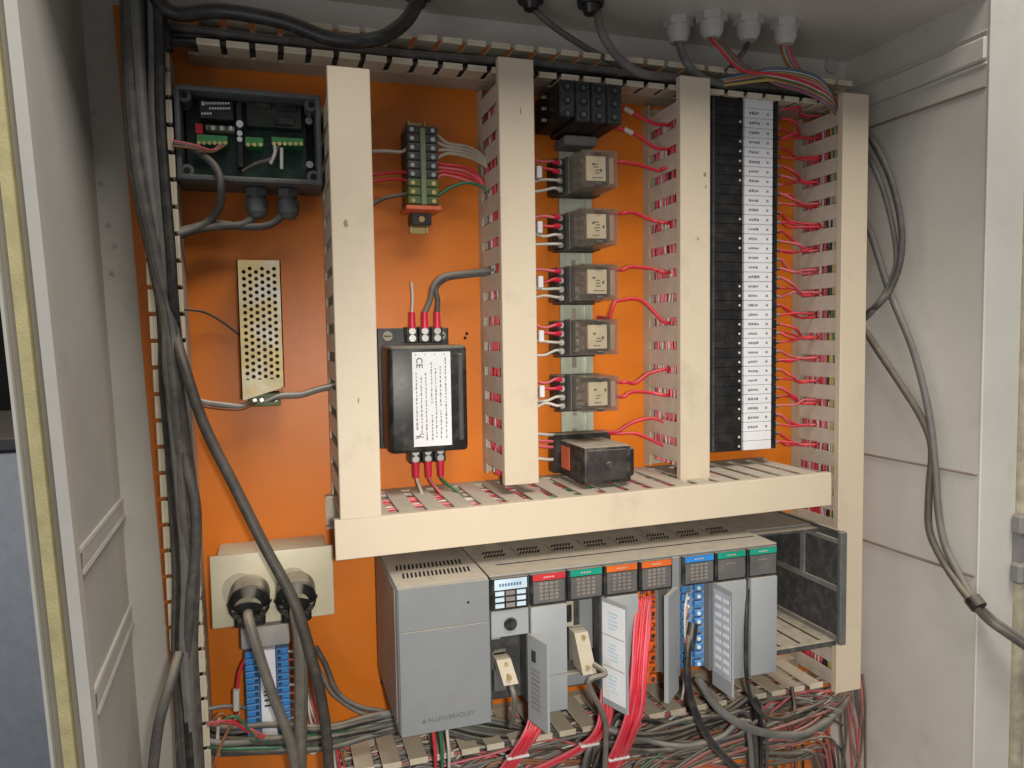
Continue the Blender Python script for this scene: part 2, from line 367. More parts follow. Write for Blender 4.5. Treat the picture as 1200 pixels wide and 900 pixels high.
m_smudge = mat('brown smudge', (.33, .26, .175), .7, var=.4, scale=300)
for (u, v, y, r, el) in ((405, 262, -.1206, .0028, 1.6), (826, 205, -.0824, .0026, 1.), (827, 219, -.0824, .0020, 1.), (818, 280, -.0824, .0012, 2.), (610, 130, -.0824, .0010, 3.), (420, 470, -.1206, .0010, 3.)):
    p = at(u, v, y=y); ring = []
    for k in range(14):
        a = 2*math.pi*k/14; q = r*rnd(.6, 1.1); ring.append((p.x+q*math.cos(a)*.8, y, p.z+q*math.sin(a)*el))
    par = [o for o in COL.objects if o.name.startswith('wiring_duct')][0 if u < 500 else 1 if u < 700 else 2]
    MB().add(ring, [tuple(range(13, -1, -1))]).build('smudge', m_smudge, par)
for (u, v) in ((547, 391), (545, 396), (228, 590), (600, 300)):
    p = at(u, v, y=0.); MB().cyl((p.x, -.0003, p.z), (p.x, .001, p.z), .0017, n=10).build('drill_hole', m_hole, pan)
# ------------------------------------------------------------------ wires packed inside the covered ducts (seen through the slots)
def packed(label, axis, a0, a1, c0, c1, y0, y1, n, pal):
    mb = MB()
    for k in range(n):
        q = (k+.5)/n; y = y0+(y1-y0)*q; m = random.choice(pal(q))
        pts = []
        for j in range(9):
            a = a0+(a1-a0)*j/8; c = c0+rnd(0, 1)*(c1-c0); p = (c, y+rnd(-.003, .003), a) if axis == 'z' else (a, y+rnd(-.003, .003), c)
            pts.append(p)
        mb.tube(pts, rnd(.0011, .0016), 6, m, 3)
    o = mb.build('packed_wires', WPAL); tag(o, label, 'wires', None, 'stuff'); return o
WPAL = [m_pink, m_red, m_white, m_green, m_blue, m_bcable, m_brown, m_lgrey, m_yellow]
palR = lambda q: [0, 1, 1, 0, 2] if q < .6 else [5, 5, 3, 4, 2, 8, 1]
palM = lambda q: [0, 1, 1, 0, 0, 2, 1]
packed('red and white wires packed inside the duct between filter and relays', 'z', -.135, .235, D2[0]+.004, D2[0]+.012, -.016, -.076, 44, palM)
packed('red wires packed inside the duct between relays and terminal strip', 'z', -.135, .235, D3[0]+.004, D3[0]+.012, -.016, -.076, 46, palM)
packed('red, black and coloured wires packed inside the duct right of terminal strip', 'z', -.40, .235, D4[0]+.004, D4[0]+.012, -.016, -.076, 46, palR)
packed('mass of grey, red and white wires filling the open bottom duct', 'x', -.025, .535, -.450, -.400, -.006, -.074, 90, lambda q: [0, 7, 7, 2, 5, 5, 6, 7, 0])
packed('red, white and green wires packed inside the horizontal covered duct', 'x', -.02, .47, -.160, -.1505, -.016, -.112, 40, lambda q: [0, 1, 2, 3, 2, 6, 0])

# ------------------------------------------------------------------ circuit board box, upper left
JX0, JX1, JZ0, JZ1, JD = -.1457, -.0255, .1405, .2195, .055
jb = thing('circuit_board_box', (-.085, 0, JZ0), 'grey plastic box without lid showing a green circuit board', 'junction box')
mb = MB(); t = .0045
mb.box(JX0, JX1, -.004, -.0005, JZ0, JZ1)
mb.box(JX0, JX0+t, -JD, -.004, JZ0, JZ1, 0, .0012, 2).box(JX1-t, JX1, -JD, -.004, JZ0, JZ1, 0, .0012, 2)
mb.box(JX0+t*.5, JX1-t*.5, -JD+.0004, -.004, JZ0, JZ0+t, 0, .0012, 2).box(JX0+t*.5, JX1-t*.5, -JD+.0004, -.004, JZ1-t, JZ1, 0, .0012, 2)
for x in (JX0+.008, JX1-.008):
    for z in (JZ0+.008, JZ1-.008): mb.cyl((x, -.004, z), (x, -JD+.004, z), .0055, n=14)
mb.build('housing', m_jbox, jb)
for x in (JX0+.008, JX1-.008):
    for z in (JZ0+.008, JZ1-.008): MB().cyl((x, -JD+.0045, z), (x, -JD+.003, z), .0026, n=10).build('screw_hole', m_hole, jb)
YP = -.022
MB().box(JX0+.006, JX1-.012, YP-.0016, YP, JZ0+.006, JZ1-.005).build('circuit_board', m_pcb, jb)
def jpx(u, v, y): return at(u, v, y=y)
def jbx(name, u0, v0, u1, v1, y0, y1, m, bev=.0006, par=jb):
    a, b = at(u0, v0, y=y1), at(u1, v1, y=y1)
    return MB().box(a.x, b.x, y0, y1, b.z, a.z, 0, bev).build(name, m, par)
pl = jbx('nameplate', 233, 117, 274, 141, YP-.001, -.040, m_black)
jbx('logo_mark', 236, 119, 240, 123.5, -.040, -.0404, m_paper, 0, pl)
for k, (u0, u1, v) in enumerate(((241, 271, 121), (245, 272, 127), (236, 251, 133))):
    for j in range(int((u1-u0)/3.2)): jbx('print_mark', u0+j*3.2, v-1.3, u0+j*3.2+2.3, v+1.3, -.040, -.0403, m_paper, 0, pl)
jbx('smoked_cover', 288, 114, 354, 152, YP-.001, -.036, m_pcb2)
for (u0, v0, u1, v1) in ((296, 120, 318, 127), (323, 121, 348, 131), (322, 138, 345, 147)): jbx('chip', u0, v0, u1, v1, -.035, -.038, m_black)
jbx('red_switch', 228, 144, 238, 157, YP-.001, -.034, m_red)
d = jbx('switch_bank', 241, 146, 275, 154, YP-.001, -.034, m_beige)
for k in range(6): jbx('switch', 243+k*5.2, 147.5, 246+k*5.2, 152.5, -.034, -.0352, m_paper if k % 2 else m_dgrey, 0, d)
for (u0, u1, v0, v1) in ((230, 267, 157, 170), (287, 309, 160, 172), (318, 356, 160, 171)):
    g = jbx('terminal_block', u0, v0, u1, v1, YP-.001, -.042, m_term)
    n = int((u1-u0)/6)
    for k in range(n):
        p = at(u0+(k+.5)*(u1-u0)/n, v1-2.5, y=-.042); MB().cyl((p.x, -.0425, p.z), (p.x, -.041, p.z), .0017, n=10).build('screw', m_chrom, g)
jbx('relay_block', 276, 120, 286, 196, YP-.001, -.036, m_black)
for v, r in ((146, .0030), (157, .0023), (164, .0023)):
    p = at(281, v, y=-.036); MB().cyl((p.x, -.039, p.z), (p.x, -.036, p.z), r, n=12).build('indicator', m_paper, jb)
for (u, v) in ((218, 124), (362, 142), (363, 193)):
    p = at(u, v, y=-.03); MB().cyl((p.x, -.031, p.z), (p.x, YP, p.z), .0033, n=12).build('screw', m_steel, jb)
glands = []
for u, ex in ((300, 'farther from the cream duct'), (337, 'nearest the cream duct')):
    p = at(u, 218, y=-.030); x = p.x
    g = thing('cable_gland', (x, -.03, JZ0-.03), 'grey cable gland under the circuit board box, '+ex, 'cable gland', 'glands under the circuit board box')
    MB().cyl((x, -.03, JZ0-.001), (x, -.03, JZ0-.008), .0098, n=6).build('lock_nut', m_jbox, g)
    MB().cyl((x, -.03, JZ0-.008), (x, -.03, JZ0-.011), .0075, n=20).build('body', m_jbox, g)
    mb = MB().cyl((x, -.03, JZ0-.011), (x, -.03, JZ0-.022), .0100, .0092, n=20); mb.cyl((x, -.03, JZ0-.022), (x, -.03, JZ0-.027), .0092, .006, n=20)
    mb.build('dome_nut', m_jbox, g); glands.append(Vector((x, -.03, JZ0-.025)))
gl = 'dark grey cable from a gland of the circuit board box to the left duct'
wire([glands[0]]+[at(296, 256, y=-.03), at(283, 264, y=-.032), at(250, 266, y=-.035), at(222, 271, y=-.04), at(200, 279, y=-.045)], .0036, m_grey, 'cable', gl, 'cable', 'cables from circuit board box')
wire([glands[1]]+[at(333, 252, y=-.03), at(315, 264, y=-.03), at(288, 266, y=-.032), at(250, 262, y=-.030), at(222, 268, y=-.034), at(200, 275, y=-.04)], .0033, m_grey, 'cable', gl, 'cable', 'cables from circuit board box')
wire([at(222, 172, y=-.044), at(245, 188, y=-.05), at(256, 203, y=-.057), at(259, 220, y=-.058), at(258, 240, y=-.045), at(247, 257, y=-.037), at(228, 269, y=-.040), at(203, 278, y=-.047)], .0034, m_grey, 'cable', 'grey cable leaving over the bottom rim of the circuit board box', 'cable')
for k in range(3):
    wire([at(203, 165+k*3, y=-.062), at(228, 170+k*2, y=-.057), at(248, 176+k, y=-.05), at(258+k*3, 170, y=-.043)], .0011, (m_pink, m_grey, m_brown)[k], 'wire', ('thin faded red', 'thin grey', 'thin brown')[k]+' wire crossing into the circuit board box', 'wire')
for k, (u, v, u2, v2) in enumerate(((322, 180, 317, 192), (330, 183, 330, 198))):
    wire([at(u, v-9, y=-.043), at(u, v, y=-.046), at(u2, v2, y=-.046)], .0016, m_white, 'wire', 'short white wire end below the green terminals in the board box', 'wire', 'white wire ends in board box')
wire([at(326, 172, y=-.043), at(318, 186, y=-.046), at(300, 192, y=-.044), at(284, 201, y=-.04)], .0016, m_grey, 'wire', 'grey wire curving under the green terminals in the board box', 'wire')

# ------------------------------------------------------------------ perforated power supply
PX0, PX1, PZ1, PZL, PZR = -.1015, -.0640, .0745, -.0505, -.0400
ps = thing('perforated_power_supply', (-.083, 0, -.05), 'narrow power supply with gold and silver perforated metal cover', 'power supply')
mb = MB(); y = -.040; cols, rows = 6, 17
wx, hz = (PX1-PX0-.0064)/cols, (PZ1-.006-(-.0345))/rows
x0, z0 = PX0+.0032, -.0345
for c in range(cols):
    for r in range(rows):
        cx, cz = x0+(c+.5)*wx, z0+(r+.5)*hz+(hz*.25 if c % 2 else -hz*.25)
        zl, zh = cz-hz/2, cz+hz/2; rr = .00185; n = 8
        ring = [(cx+rr*math.cos((i+.5)*math.pi/4), y, cz+rr*math.sin((i+.5)*math.pi/4)) for i in range(8)]
        xl, xh = cx-wx/2, cx+wx/2
        outer = [(xh, y, cz+hz*.2), (cx+wx*.2, y, zh), (cx-wx*.2, y, zh), (xl, y, cz+hz*.2), (xl, y, cz-hz*.2), (cx-wx*.2, y, zl), (cx+wx*.2, y, zl), (xh, y, cz-hz*.2)]
        corners = [(xh, y, zh), (xl, y, zh), (xl, y, zl), (xh, y, zl)]
        mb.add(ring+outer+corners, [((i+1) % 8, i, 8+i, 8+(i+1) % 8) for i in range(8)]+[(9, 8, 16), (11, 10, 17), (13, 12, 18), (15, 14, 19)])
        mb.add(ring+[(a, y+.0010, b) for a, _, b in ring], [(i, (i+1) % 8, 8+(i+1) % 8, 8+i) for i in range(8)])
zt = z0+rows*hz
mb.box(PX0, PX0+.0032, y, y+.001, PZL, PZ1); mb.box(PX1-.0032, PX1, y, y+.001, PZR, PZ1)
mb.box(PX0+.0032, PX1-.0032, y, y+.001, zt+hz*.25-.0001, PZ1)
mb.add([(PX0+.0032, y, z0+hz*.3), (PX1-.0032, y, z0+hz*.3), (PX1-.0032, y+.0001, PZR-.001), (PX0+.0032, y+.0001, PZL)], [(3, 2, 1, 0)])
for c in range(cols):
    if c % 2 == 0: mb.box(x0+c*wx, x0+(c+1)*wx, y, y+.001, zt-hz*.27, zt+hz*.25)
mb.hexa([(PX0, y, PZL), (PX0+.001, y, PZL), (PX0+.001, 0, PZL), (PX0, 0, PZL), (PX0, y, PZ1), (PX0+.001, y, PZ1), (PX0+.001, 0, PZ1), (PX0, 0, PZ1)])
mb.hexa([(PX1-.001, y, PZR), (PX1, y, PZR), (PX1, 0, PZR), (PX1-.001, 0, PZR), (PX1-.001, y, PZ1), (PX1, y, PZ1), (PX1, 0, PZ1), (PX1-.001, 0, PZ1)])
mb.build('cover', m_chrom2, ps)
MB().box(PX0+.003, PX1-.003, -.020, -.001, PZR, PZ1-.003).build('circuit_board', mat('brown board', (.055, .035, .018), .7), ps)
MB().box(PX0+.002, PX1-.002, y+.0015, -.001, PZ1-.003, PZ1-.0005).build('end_plate', m_steel, ps)
tb = MB().box(PX0+.006, PX1-.004, -.030, -.001, -.058, -.046, 0, .001).build('terminal_block', m_dgreen, ps)
for k in range(4): MB().cyl((PX0+.011+k*.006, -.0305, -.052), (PX0+.011+k*.006, -.0285, -.052), .0018, n=10).build('screw', m_steel, tb)
wl_ = 'thin wire from perforated power supply to the left duct'
for k, m in enumerate((m_white, m_lgrey, m_brown)):
    wire([at(292+k*4, 472, y=-.030), at(283, 475+k*2, y=-.035), at(262, 473+k*3, y=-.033), at(240, 470+k*3, y=-.03), at(215, 462+k*3, y=-.045)], .0014, m, 'wire', ('white', 'light grey', 'brown')[k]+' '+wl_, 'wire')
for k, m in enumerate((m_white, m_lgrey, m_tan)):
    wire([at(310+k*4, 470, y=-.030), at(330, 462+k*2, y=-.036), at(352, 461+k*2, y=-.034), at(372, 455+k*2, y=-.032), at(394, 450+k*2, y=-.04)], .0014, m, 'wire', ('white', 'light grey', 'tan')[k]+' thin wire from perforated power supply to the duct beside it', 'wire')
wire([at(212, 362, y=-.04), at(240, 366, y=-.02), at(262, 378, y=-.012), at(280, 392, y=-.012)], .0011, m_grey, 'wire', 'single thin grey wire lying on the orange panel left of the power supply', 'wire')

# ------------------------------------------------------------------ short terminal block, column two
tbk = thing('terminal_block', (.067, 0, .106), 'short stack of grey and green terminals on a small upright rail', 'terminal block')
mb = MB(); mb.box(.0605, .0785, -.0035, -.0005, .107, .216); mb.box(.0605, .0625, -.009, -.0035, .107, .216); mb.box(.0765, .0785, -.009, -.0035, .107, .216)
mb.build('rail', m_chrom, tbk)
n = 9; zz = .2035; dz = (.2035-.1290)/n
for k in range(n):
    z1 = zz-k*dz; gm = m_dgreen if k >= 6 else m_dgrey
    t = MB().box(.0535, .0835, -.040, -.006, z1-dz+.0006, z1, 0, .0012).build('terminal', gm, tbk)
    for x in (.0585, .0785): MB().cyl((x, -.0405, z1-dz/2), (x, -.039, z1-dz/2), .0021, n=10).build('screw', m_steel if k < 6 else m_chrom, t)
MB().box(.0660, .0712, -.0425, -.039, .1290, .2010, 0, .0006).build('marker_strip', mat('marker', (.20, .24, .14), .5), tbk)
MB().box(.0515, .0855, -.042, -.006, .1245, .1285, 0, .0006).build('end_plate', m_orgst, tbk)
MB().box(.0595, .0795, -.022, -.003, .113, .1245, 0, .001).build('end_clamp', m_dgrey, tbk)
MB().cyl((.0695, -.024, .1185), (.0695, -.021, .1185), .003, n=10).build('screw', m_chrom, tbk)
for k in range(4):
    z = .199-k*dz; wire([(.0820, -.034, z), at(525, 168+k*4, y=-.036), at(548, 172+k*4, y=-.034), at(566, 183+k*3, y=-.030), (.1345, -.03, .170)],   .0017, mat('beige wire insulation', (.42, .36, .27), .5, var=.2, dust=.4), 'wire', 'beige wire from the short terminal block arching into the next duct', 'wire', 'beige terminal block wires')
for k in range(4):
    z = .172-k*dz*.7; wire([(.0820, -.034, z), at(520, 193+k*4, y=-.032), at(545, 196+k*5, y=-.03), at(562, 208+k*3, y=-.028), (.1350, -.03, .147)], .0015, (m_red, m_pink)[k % 2], 'wire', 'red wire from the short terminal block to the next duct', 'wire', 'red terminal block wires')
wire([(.0820, -.034, .138), at(528, 220, y=-.03), at(548, 214, y=-.03), at(566, 219, y=-.03), (.1350, -.03, .145)], .0016, m_green, 'wire', 'dark green wire from the short terminal block to the duct right of it', 'wire')
wire([(.0550, -.034, .183), at(470, 178, y=-.03), at(450, 177, y=-.03), at(425, 178, y=-.03)], .0017, m_white, 'wire', 'white wire from the short terminal block to the duct left of it', 'wire')
for k in range(2): wire([(.0550, -.034, .160-k*.008), at(465, 202+k*8, y=-.026), at(445, 204+k*8, y=-.02), at(422, 206+k*8, y=-.02)], .0015, m_red, 'wire', 'red wire from the short terminal block to the duct left of it', 'wire', 'red wires left of terminal block')
wire([(.0550, -.034, .140), at(468, 229, y=-.03), at(450, 233, y=-.03), at(425, 246, y=-.03)], .0018, m_grey, 'wire', 'dark grey wire from the short terminal block to the duct left of it', 'wire')

# ------------------------------------------------------------------ black line filter
fl = thing('line_filter', (.066, 0, -.115), 'black box filter with white printed label and six screw terminals', 'filter')
FX0, FX1, FZ0, FZ1 = .0285, .1030, -.1055, -.0045
mb = MB(); mb.box(FX0, FX1, -.060, -.004, FZ0, FZ1, 0, .004, 3); mb.box(FX0-.003, FX1-.005, -.005, -.0005, FZ0-.002, FZ1+.0175, 0, .001); mb.box(FX0+.004, FX1-.004, -.012, -.0005, FZ0-.004, FZ0+.006, 0, .001)
body = mb.build('body', m_black, fl)
MB().box(.0935, .0985, -.0612, -.0590, FZ0+.010, FZ1-.008, 0, .0008).build('ridge', m_dgrey, body)
lab = MB().box(.0500, .0865, -.0604, -.0590, -.0995, -.0105).build('label', m_paper, fl)
R90 = (math.pi/2, math.pi/2, 0)
text('ce_mark', 'CE', .0085, m_ink, lab, (.0565, -.0605, -.0205), R90)
text('ul_mark', 'R', .006, m_ink, lab, (.0535, -.0605, -.0905), R90)
text('ul_mark', 'U', .006, m_ink, lab, (.0575, -.0605, -.0890), R90)
random.seed(3)
mb = MB()
for (x, za, zb) in ((.0535, -.030, -.082), (.0580, -.034, -.084), (.0625, -.030, -.094), (.0680, -.020, -.058), (.0680, -.070, -.094), (.0720, -.026, -.090), (.0765, -.024, -.060), (.0765, -.066, -.090), (.0815, -.016, -.094)):
    z = za
    while z > zb:
        l = rnd(.0008, .0035); mb.box(x-rnd(.0003, .0008), x+rnd(.0003, .0008), -.06055, -.0602, z-l, z); z -= l+rnd(.0006, .0016)
for k in range(4): mb.box(.053+k*.009, .054+k*.009, -.06055, -.0602, -.0135, -.0125)
mb.build('fine_print', m_inkg, lab)
for x in (FX0+.007, FX0+.061):
    s = MB().cyl((x, -.0085, FZ1+.0095), (x, -.005, FZ1+.0095), .0048, n=18).build('mounting_screw', mat('dull screw', (.30, .28, .22), .6, .3, dust=.5), fl)
    MB().box(x-.0035, x+.0035, -.0088, -.0083, FZ1+.009, FZ1+.010).build('slot', m_hole, s)
for (zc, up) in ((FZ1+.0105, 1), (FZ0-.008, -1)):
    for k in range(3):
        x = .0575+k*.0125-(0 if up > 0 else 0.000); yb = -.022 if up > 0 else -.024
        t = MB().box(x-.0058, x+.0058, yb, -.001, zc-.008, zc+.008, 0, .001).build('terminal', m_black, fl)
        for dzz in (.0035, -.0035): MB().cyl((x, yb-.0025, zc+dzz), (x, yb, zc+dzz), .0034, .0038, n=14).build('screw', m_steel, t)
        z0 = zc+up*.006
        MB().cyl((x, yb-.002, z0), (x, yb-.002, z0+up*.016), .0036, .0030, n=12).build('ferrule', m_ferr, fl)
T = lambda k, up: Vector((.0575+k*.0125, -.024 if up > 0 else -.026, (FZ1+.0105+.021) if up > 0 else (FZ0-.008-.021)))
wire([T(0, 1), T(0, 1)+Vector((.001, 0, .016)), T(0, 1)+Vector((.0005, .002, .030))], .0014, m_white, 'wire', 'short white wire stub standing on the filter top terminal', 'wire')
wire([T(1, 1), at(504, 352, y=-.026), at(508, 335, y=-.03), at(520, 324, y=-.03), at(545, 320, y=-.028), at(582, 316, y=-.03)], .0027, m_lgrey, 'wire', 'light grey wire from the filter top curving into the duct', 'wire')
wire([T(2, 1), at(513, 352, y=-.026), at(511, 338, y=-.026), at(523, 327, y=-.024), at(548, 323, y=-.024), at(582, 320, y=-.026)], .0025, m_grey, 'wire', 'dark grey wire from the filter top curving into the duct', 'wire')
for k, m in enumerate((m_white, m_pink, m_green)):
    p = T(k, -1); wire([p+Vector((0, 0, .004)), p+Vector((.001, -.001, -.004)), p+Vector((.003+k*.004, -.010-.006*k, -.013)), p+Vector((.004+k*.008, -.022-.012*k, -.022))], .0016, m, 'wire', ('white', 'pink', 'green')[k]+' wire from the filter bottom terminal into the horizontal duct', 'wire')

# ------------------------------------------------------------------ relay column
rail = thing('din_rail', (.238, 0, -.12), 'long upright mounting rail behind the clear relays', 'rail')
mb = MB(); mb.box(.2235, .2505, -.0025, -.0005, -.125, .236); mb.box(.2195, .2245, -.0085, -.0065, -.125, .236); mb.box(.2495, .2565, -.0085, -.0065, -.125, .236)
mb.box(.2225, .2240, -.0065, -.0025, -.125, .236); mb.box(.2500, .2515, -.0065, -.0025, -.125, .236); mb.build('channel', m_rail, rail)
for k in range(13): MB().box(.2345, .2395, -.0029, -.0024, -.11+k*.026, -.098+k*.026).build('slot', m_copper, rail)
bk = thing('contactor_block', (.229, 0, .19), 'matt black relay base block with screw rows above the clear relays', 'relay base')
BX0, BX1, BZ0, BZ1 = .1930, .2585, .2070, .2450
for k in range(4):
    x0 = BX0+k*(BX1-BX0)/4
    m_ = MB().box(x0+.0004, x0+(BX1-BX0)/4-.0004, -.079, -.009, BZ0+(.004 if k == 0 else 0), BZ1, 0, .0012).build('module', mat('contactor black', (.010, .009, .010), .5, var=.2, dust=.22), bk)
    for j in range(3):
        z = BZ0+.0065+j*.0125; x = x0+.008
        MB().cyl((x, -.0795, z), (x, -.078, z), .0042, n=12).build('screw_recess', m_hole, m_); MB().cyl((x, -.0802, z), (x, -.078, z), .0024, n=10).build('screw', m_dgrey, m_)
MB().box(.2140, .2500, -.040, -.009, .1955, .2050, 0, .0015).build('end_clamp', m_lgrey, bk)
for k in range(3):
    z = BZ0+.009+k*.011
    MB().cyl((BX0-.001, -.045, z), (BX0-.006, -.045, z), .0022, n=8).build('lug', m_steel, bk)
relz = [.1640, .1095, .0550, .0005, -.0555]
rl = ['clear cased relay just under the black relay base', 'clear cased relay, second below the black relay base', 'clear cased relay in the middle of the relay column',
      'clear cased relay, second above the black timer', 'clear cased relay directly above the black timer']
def make_relay(zc, label):
    r = thing('relay', (.238, 0, zc-.024), label, 'relay', 'clear relays on the upright rail')
    s = MB()
    s.box(.2060, .2600, -.024, -.0087, zc-.0172, zc+.0182, 0, .001); s.box(.2060, .2150, -.034, -.024, zc-.0172, zc+.0182, 0, .001)
    s.box(.2060, .2500, -.030, -.022, zc-.0200, zc-.0178, 0, .0006)
    so = s.build('socket', m_black, r)
    for k in range(4): MB().cyl((.2100, -.0355, zc-.0135+k*.009), (.2100, -.0335, zc-.0135+k*.009), .0031, n=10).build('screw', m_steel, so)
    MB().box(.2176, .2186, -.0400, -.024, zc-.0182, zc+.0190).build('retainer', m_lgrey, r)
    # clear shell: five thin walls
    x0, x1, y0, y1, z0, z1 = .2190, .2560, -.0735, -.025, zc-.0170, zc+.0180; t = .0011
    MB().box(x0, x1, y0, y0+t, z0, z1, 0, .0003).box(x0, x0+t, y0+t, y1, z0, z1).box(x1-t, x1, y0+t, y1, z0, z1).box(x0+t, x1-t, y0+t, y1, z0, z0+t).box(x0+t, x1-t, y0+t, y1, z1-t, z1).build('clear_cover', m_clear, r)
    MB().box(.2255, .2460, -.0685, -.026, zc-.0100, zc+.0110, 0, .002).build('coil', m_copper, r)
    MB().box(.2215, .2245, -.045, -.026, zc-.0130, zc+.0135).build('contact_frame', m_lgrey, r)
    for q in (-.009, 0., .009): MB().box(.2208, .2235, -.064, -.045, zc+q-.002, zc+q+.002).build('contact', m_steel, r)
    lb = MB().box(.2235, .2440, -.0718, -.0690, zc-.0110, zc+.0125).build('label', m_ylabel, r)
    for (dx, dz_, w_, h_) in [(.0065+rnd(-.001, .001), q, rnd(.004, .0065), .0008) for q in (-.004, -.0012, .0016, .0044)][:random.choice((2, 3, 4))]+[(.0125+rnd(0, .003), rnd(-.006, .004), .0018, .0030), (rnd(.003, .006), rnd(.003, .006), .0030, .0016), (.004, -.0085, rnd(.006, .014), .0007)]:
        MB().box(.2255+dx, .2255+dx+w_, -.0721, -.0717, zc+dz_, zc+dz_+h_).build('print_mark', m_ink, lb)
    MB().box(.2452, .2475, -.0712, -.028, zc-.0140, zc+.0155).build('frame_bar', m_dgrey, r)
    MB().box(.2495, .2545, -.068, -.030, zc-.0125, zc+.0125).build('contact', mat('rosy contact', (.45, .30, .25), .5), r)
    MB().box(.2320, .2390, -.0745, -.0725, zc-.0165, zc-.0135, 0, .0005).build('latch', m_dgrey, r); MB().box(.2320, .2390, -.0745, -.0725, zc+.0140, zc+.0168, 0, .0005).build('latch', m_dgrey, r)
    return r
for zc, l in zip(relz, rl):
    r = make_relay(zc, l); r.rotation_euler = (0, rnd(-.014, .014), 0); r.location.z += rnd(-.001, .001)
# wires left of the relays, out of the duct
for i, zc in enumerate(relz):
    for k, m in enumerate((m_pink, m_red, m_white, m_white)):
        z = zc+.0135-k*.009; ins = (m is m_red or m is m_pink)
        wire([(.2090, -.036, z), (.2020, -.038, z+rnd(-.001, .001)), (.190, -.036, z+rnd(-.004, .003)), (.174, -.034, z+rnd(-.004, .004)), (.160, -.03, z+rnd(-.005, .005))], .0015, m, 'wire', ('red' if ins else 'white')+' wire from the duct to the left screws of a clear relay', 'wire', ('red' if ins else 'white')+' wires left of the relays')
        if ins: MB_ = MB().cyl((.2085, -.036, z), (.2015, -.038, z), .0026, .0022, n=8); tag(MB_.build('ferrule', m_ferr), 'red ferrule on a wire end at the left of a clear relay', 'ferrule', 'red ferrules left of the relays')
    o = MB().box(.1830, .1885, -.042, -.037, zc-.004, zc+.008, 0, .0008).build('wire_tag', m_paper)
    tag(o, 'small white wire tag beside a clear relay', 'wire tag', 'white wire tags left of the relays')
# wires right of the relays into the next duct
rw = [(723, 190, 752, 194, 772, 200, 197), (727, 250, 745, 250, 764, 258, 261), (727, 316, 745, 313, 765, 315, 319), (712, 373, 727, 352, 752, 352, 377), (727, 448, 745, 449, 760, 438, 433), (728, 465, 745, 459, 762, 460, 463)]
for (u0, v0, u1, v1, u2, v2, v3) in rw:
    wire([(.2570, -.022, at(u0, v0, y=-.055).z+.002), (.2595, -.034, at(u0, v0, y=-.055).z+.001), at(u0+2, v0, y=-.052), at((u0+u1)/2, (v0+v1)/2-(1 if v0 != 373 else 6), y=-.052), at(u1, v1, y=-.048), at(u2, v2, y=-.046), at(778, v3, y=-.052), (.330, -.05, at(785, v3, y=-.05).z)], .0019, m_red, 'wire', 'red wire bridging from a clear relay to the duct by the terminal strip', 'wire', 'red wires right of the relays')
for (u0, v0, u1, v1, u2, v2) in ((733, 128, 748, 136, 768, 145), (733, 152, 750, 160, 768, 173)):
    wire([(.2570, -.05, at(u0, v0, y=-.05).z+.003), at(u0+4, v0+2, y=-.05), at(u1, v1, y=-.05), at(u2, v2, y=-.05), (.330, -.05, at(u2+6, v2, y=-.05).z)], .0019, m_red, 'wire', 'red wire from the black relay base to the duct right of it', 'wire', 'red wires of the black relay base')
    s = MB().cyl(at(u0-2, v0-1, y=-.05), at(u0+8, v0+4, y=-.05), .0026, n=8).build('sleeve', m_white); tag(s, 'white sleeve on a red wire beside the black relay base', 'sleeve', 'white wire sleeves')

# ------------------------------------------------------------------ black timer at the column foot
tm = thing('timer', (.238, 0, -.144), 'large black timer box with dusty top and orange side sticker', 'timer')
TX0, TX1, TZ0, TZ1 = .2105, .2610, -.1425, -.1060
MB().box(TX0, TX1, -.090, -.024, TZ0, TZ1, 0, .0022, 2).build('body', m_black2, tm)
MB().box(.2035, .2690, -.026, -.0087, TZ0+.001, TZ1+.006, 0, .001).build('socket', m_black, tm)
MB().box(TX1-.001, TX1+.0065, -.084, -.030, TZ0+.004, TZ1-.003, 0, .002).build('side_rib', m_black, tm)
MB().box(TX0+.003, TX1-.006, -.0912, -.0895, TZ0+.003, TZ1-.003, 0, .0006).build('front_plate', mat('brown black plastic', (.034, .026, .026), .5, dust=.35), tm)
MB().cyl((.236, -.0930, -.1245), (.236, -.0905, -.1245), .0032, .004, n=14).build('knob', m_dgrey, tm)
MB().box(TX0-.0005, TX0+.001, -.052, -.030, TZ0+.008, TZ1-.005).build('sticker', m_orgst, tm)
for k, z in enumerate((-.101, -.108, -.114, -.127)):
    m = (m_white, m_pink, m_pink, m_white)[k]
    wire([(.206, -.022, z), (.196, -.026, z+.001), (.183, -.028, z+.003), (.168, -.028, z+rnd(-.002, .006))], .0017, m, 'wire', ('white' if m is m_white else 'red')+' wire from the duct to the side of the black timer', 'wire', 'wires left of the timer')
for (u0, v0, u1, v1, u2, v2, u3, v3) in ((722, 506, 742, 495, 765, 490, 782, 496), (724, 508, 745, 508, 765, 516, 785, 526)):
    wire([(.2600, -.018, at(u0, v0, y=-.03).z), at(u0, v0, y=-.03), at(u1, v1, y=-.036), at(u2, v2, y=-.04), at(u3, v3, y=-.046)], .0018, m_red, 'wire', 'red wire from the black timer to the duct by the terminal strip', 'wire', 'red wires right of the timer')

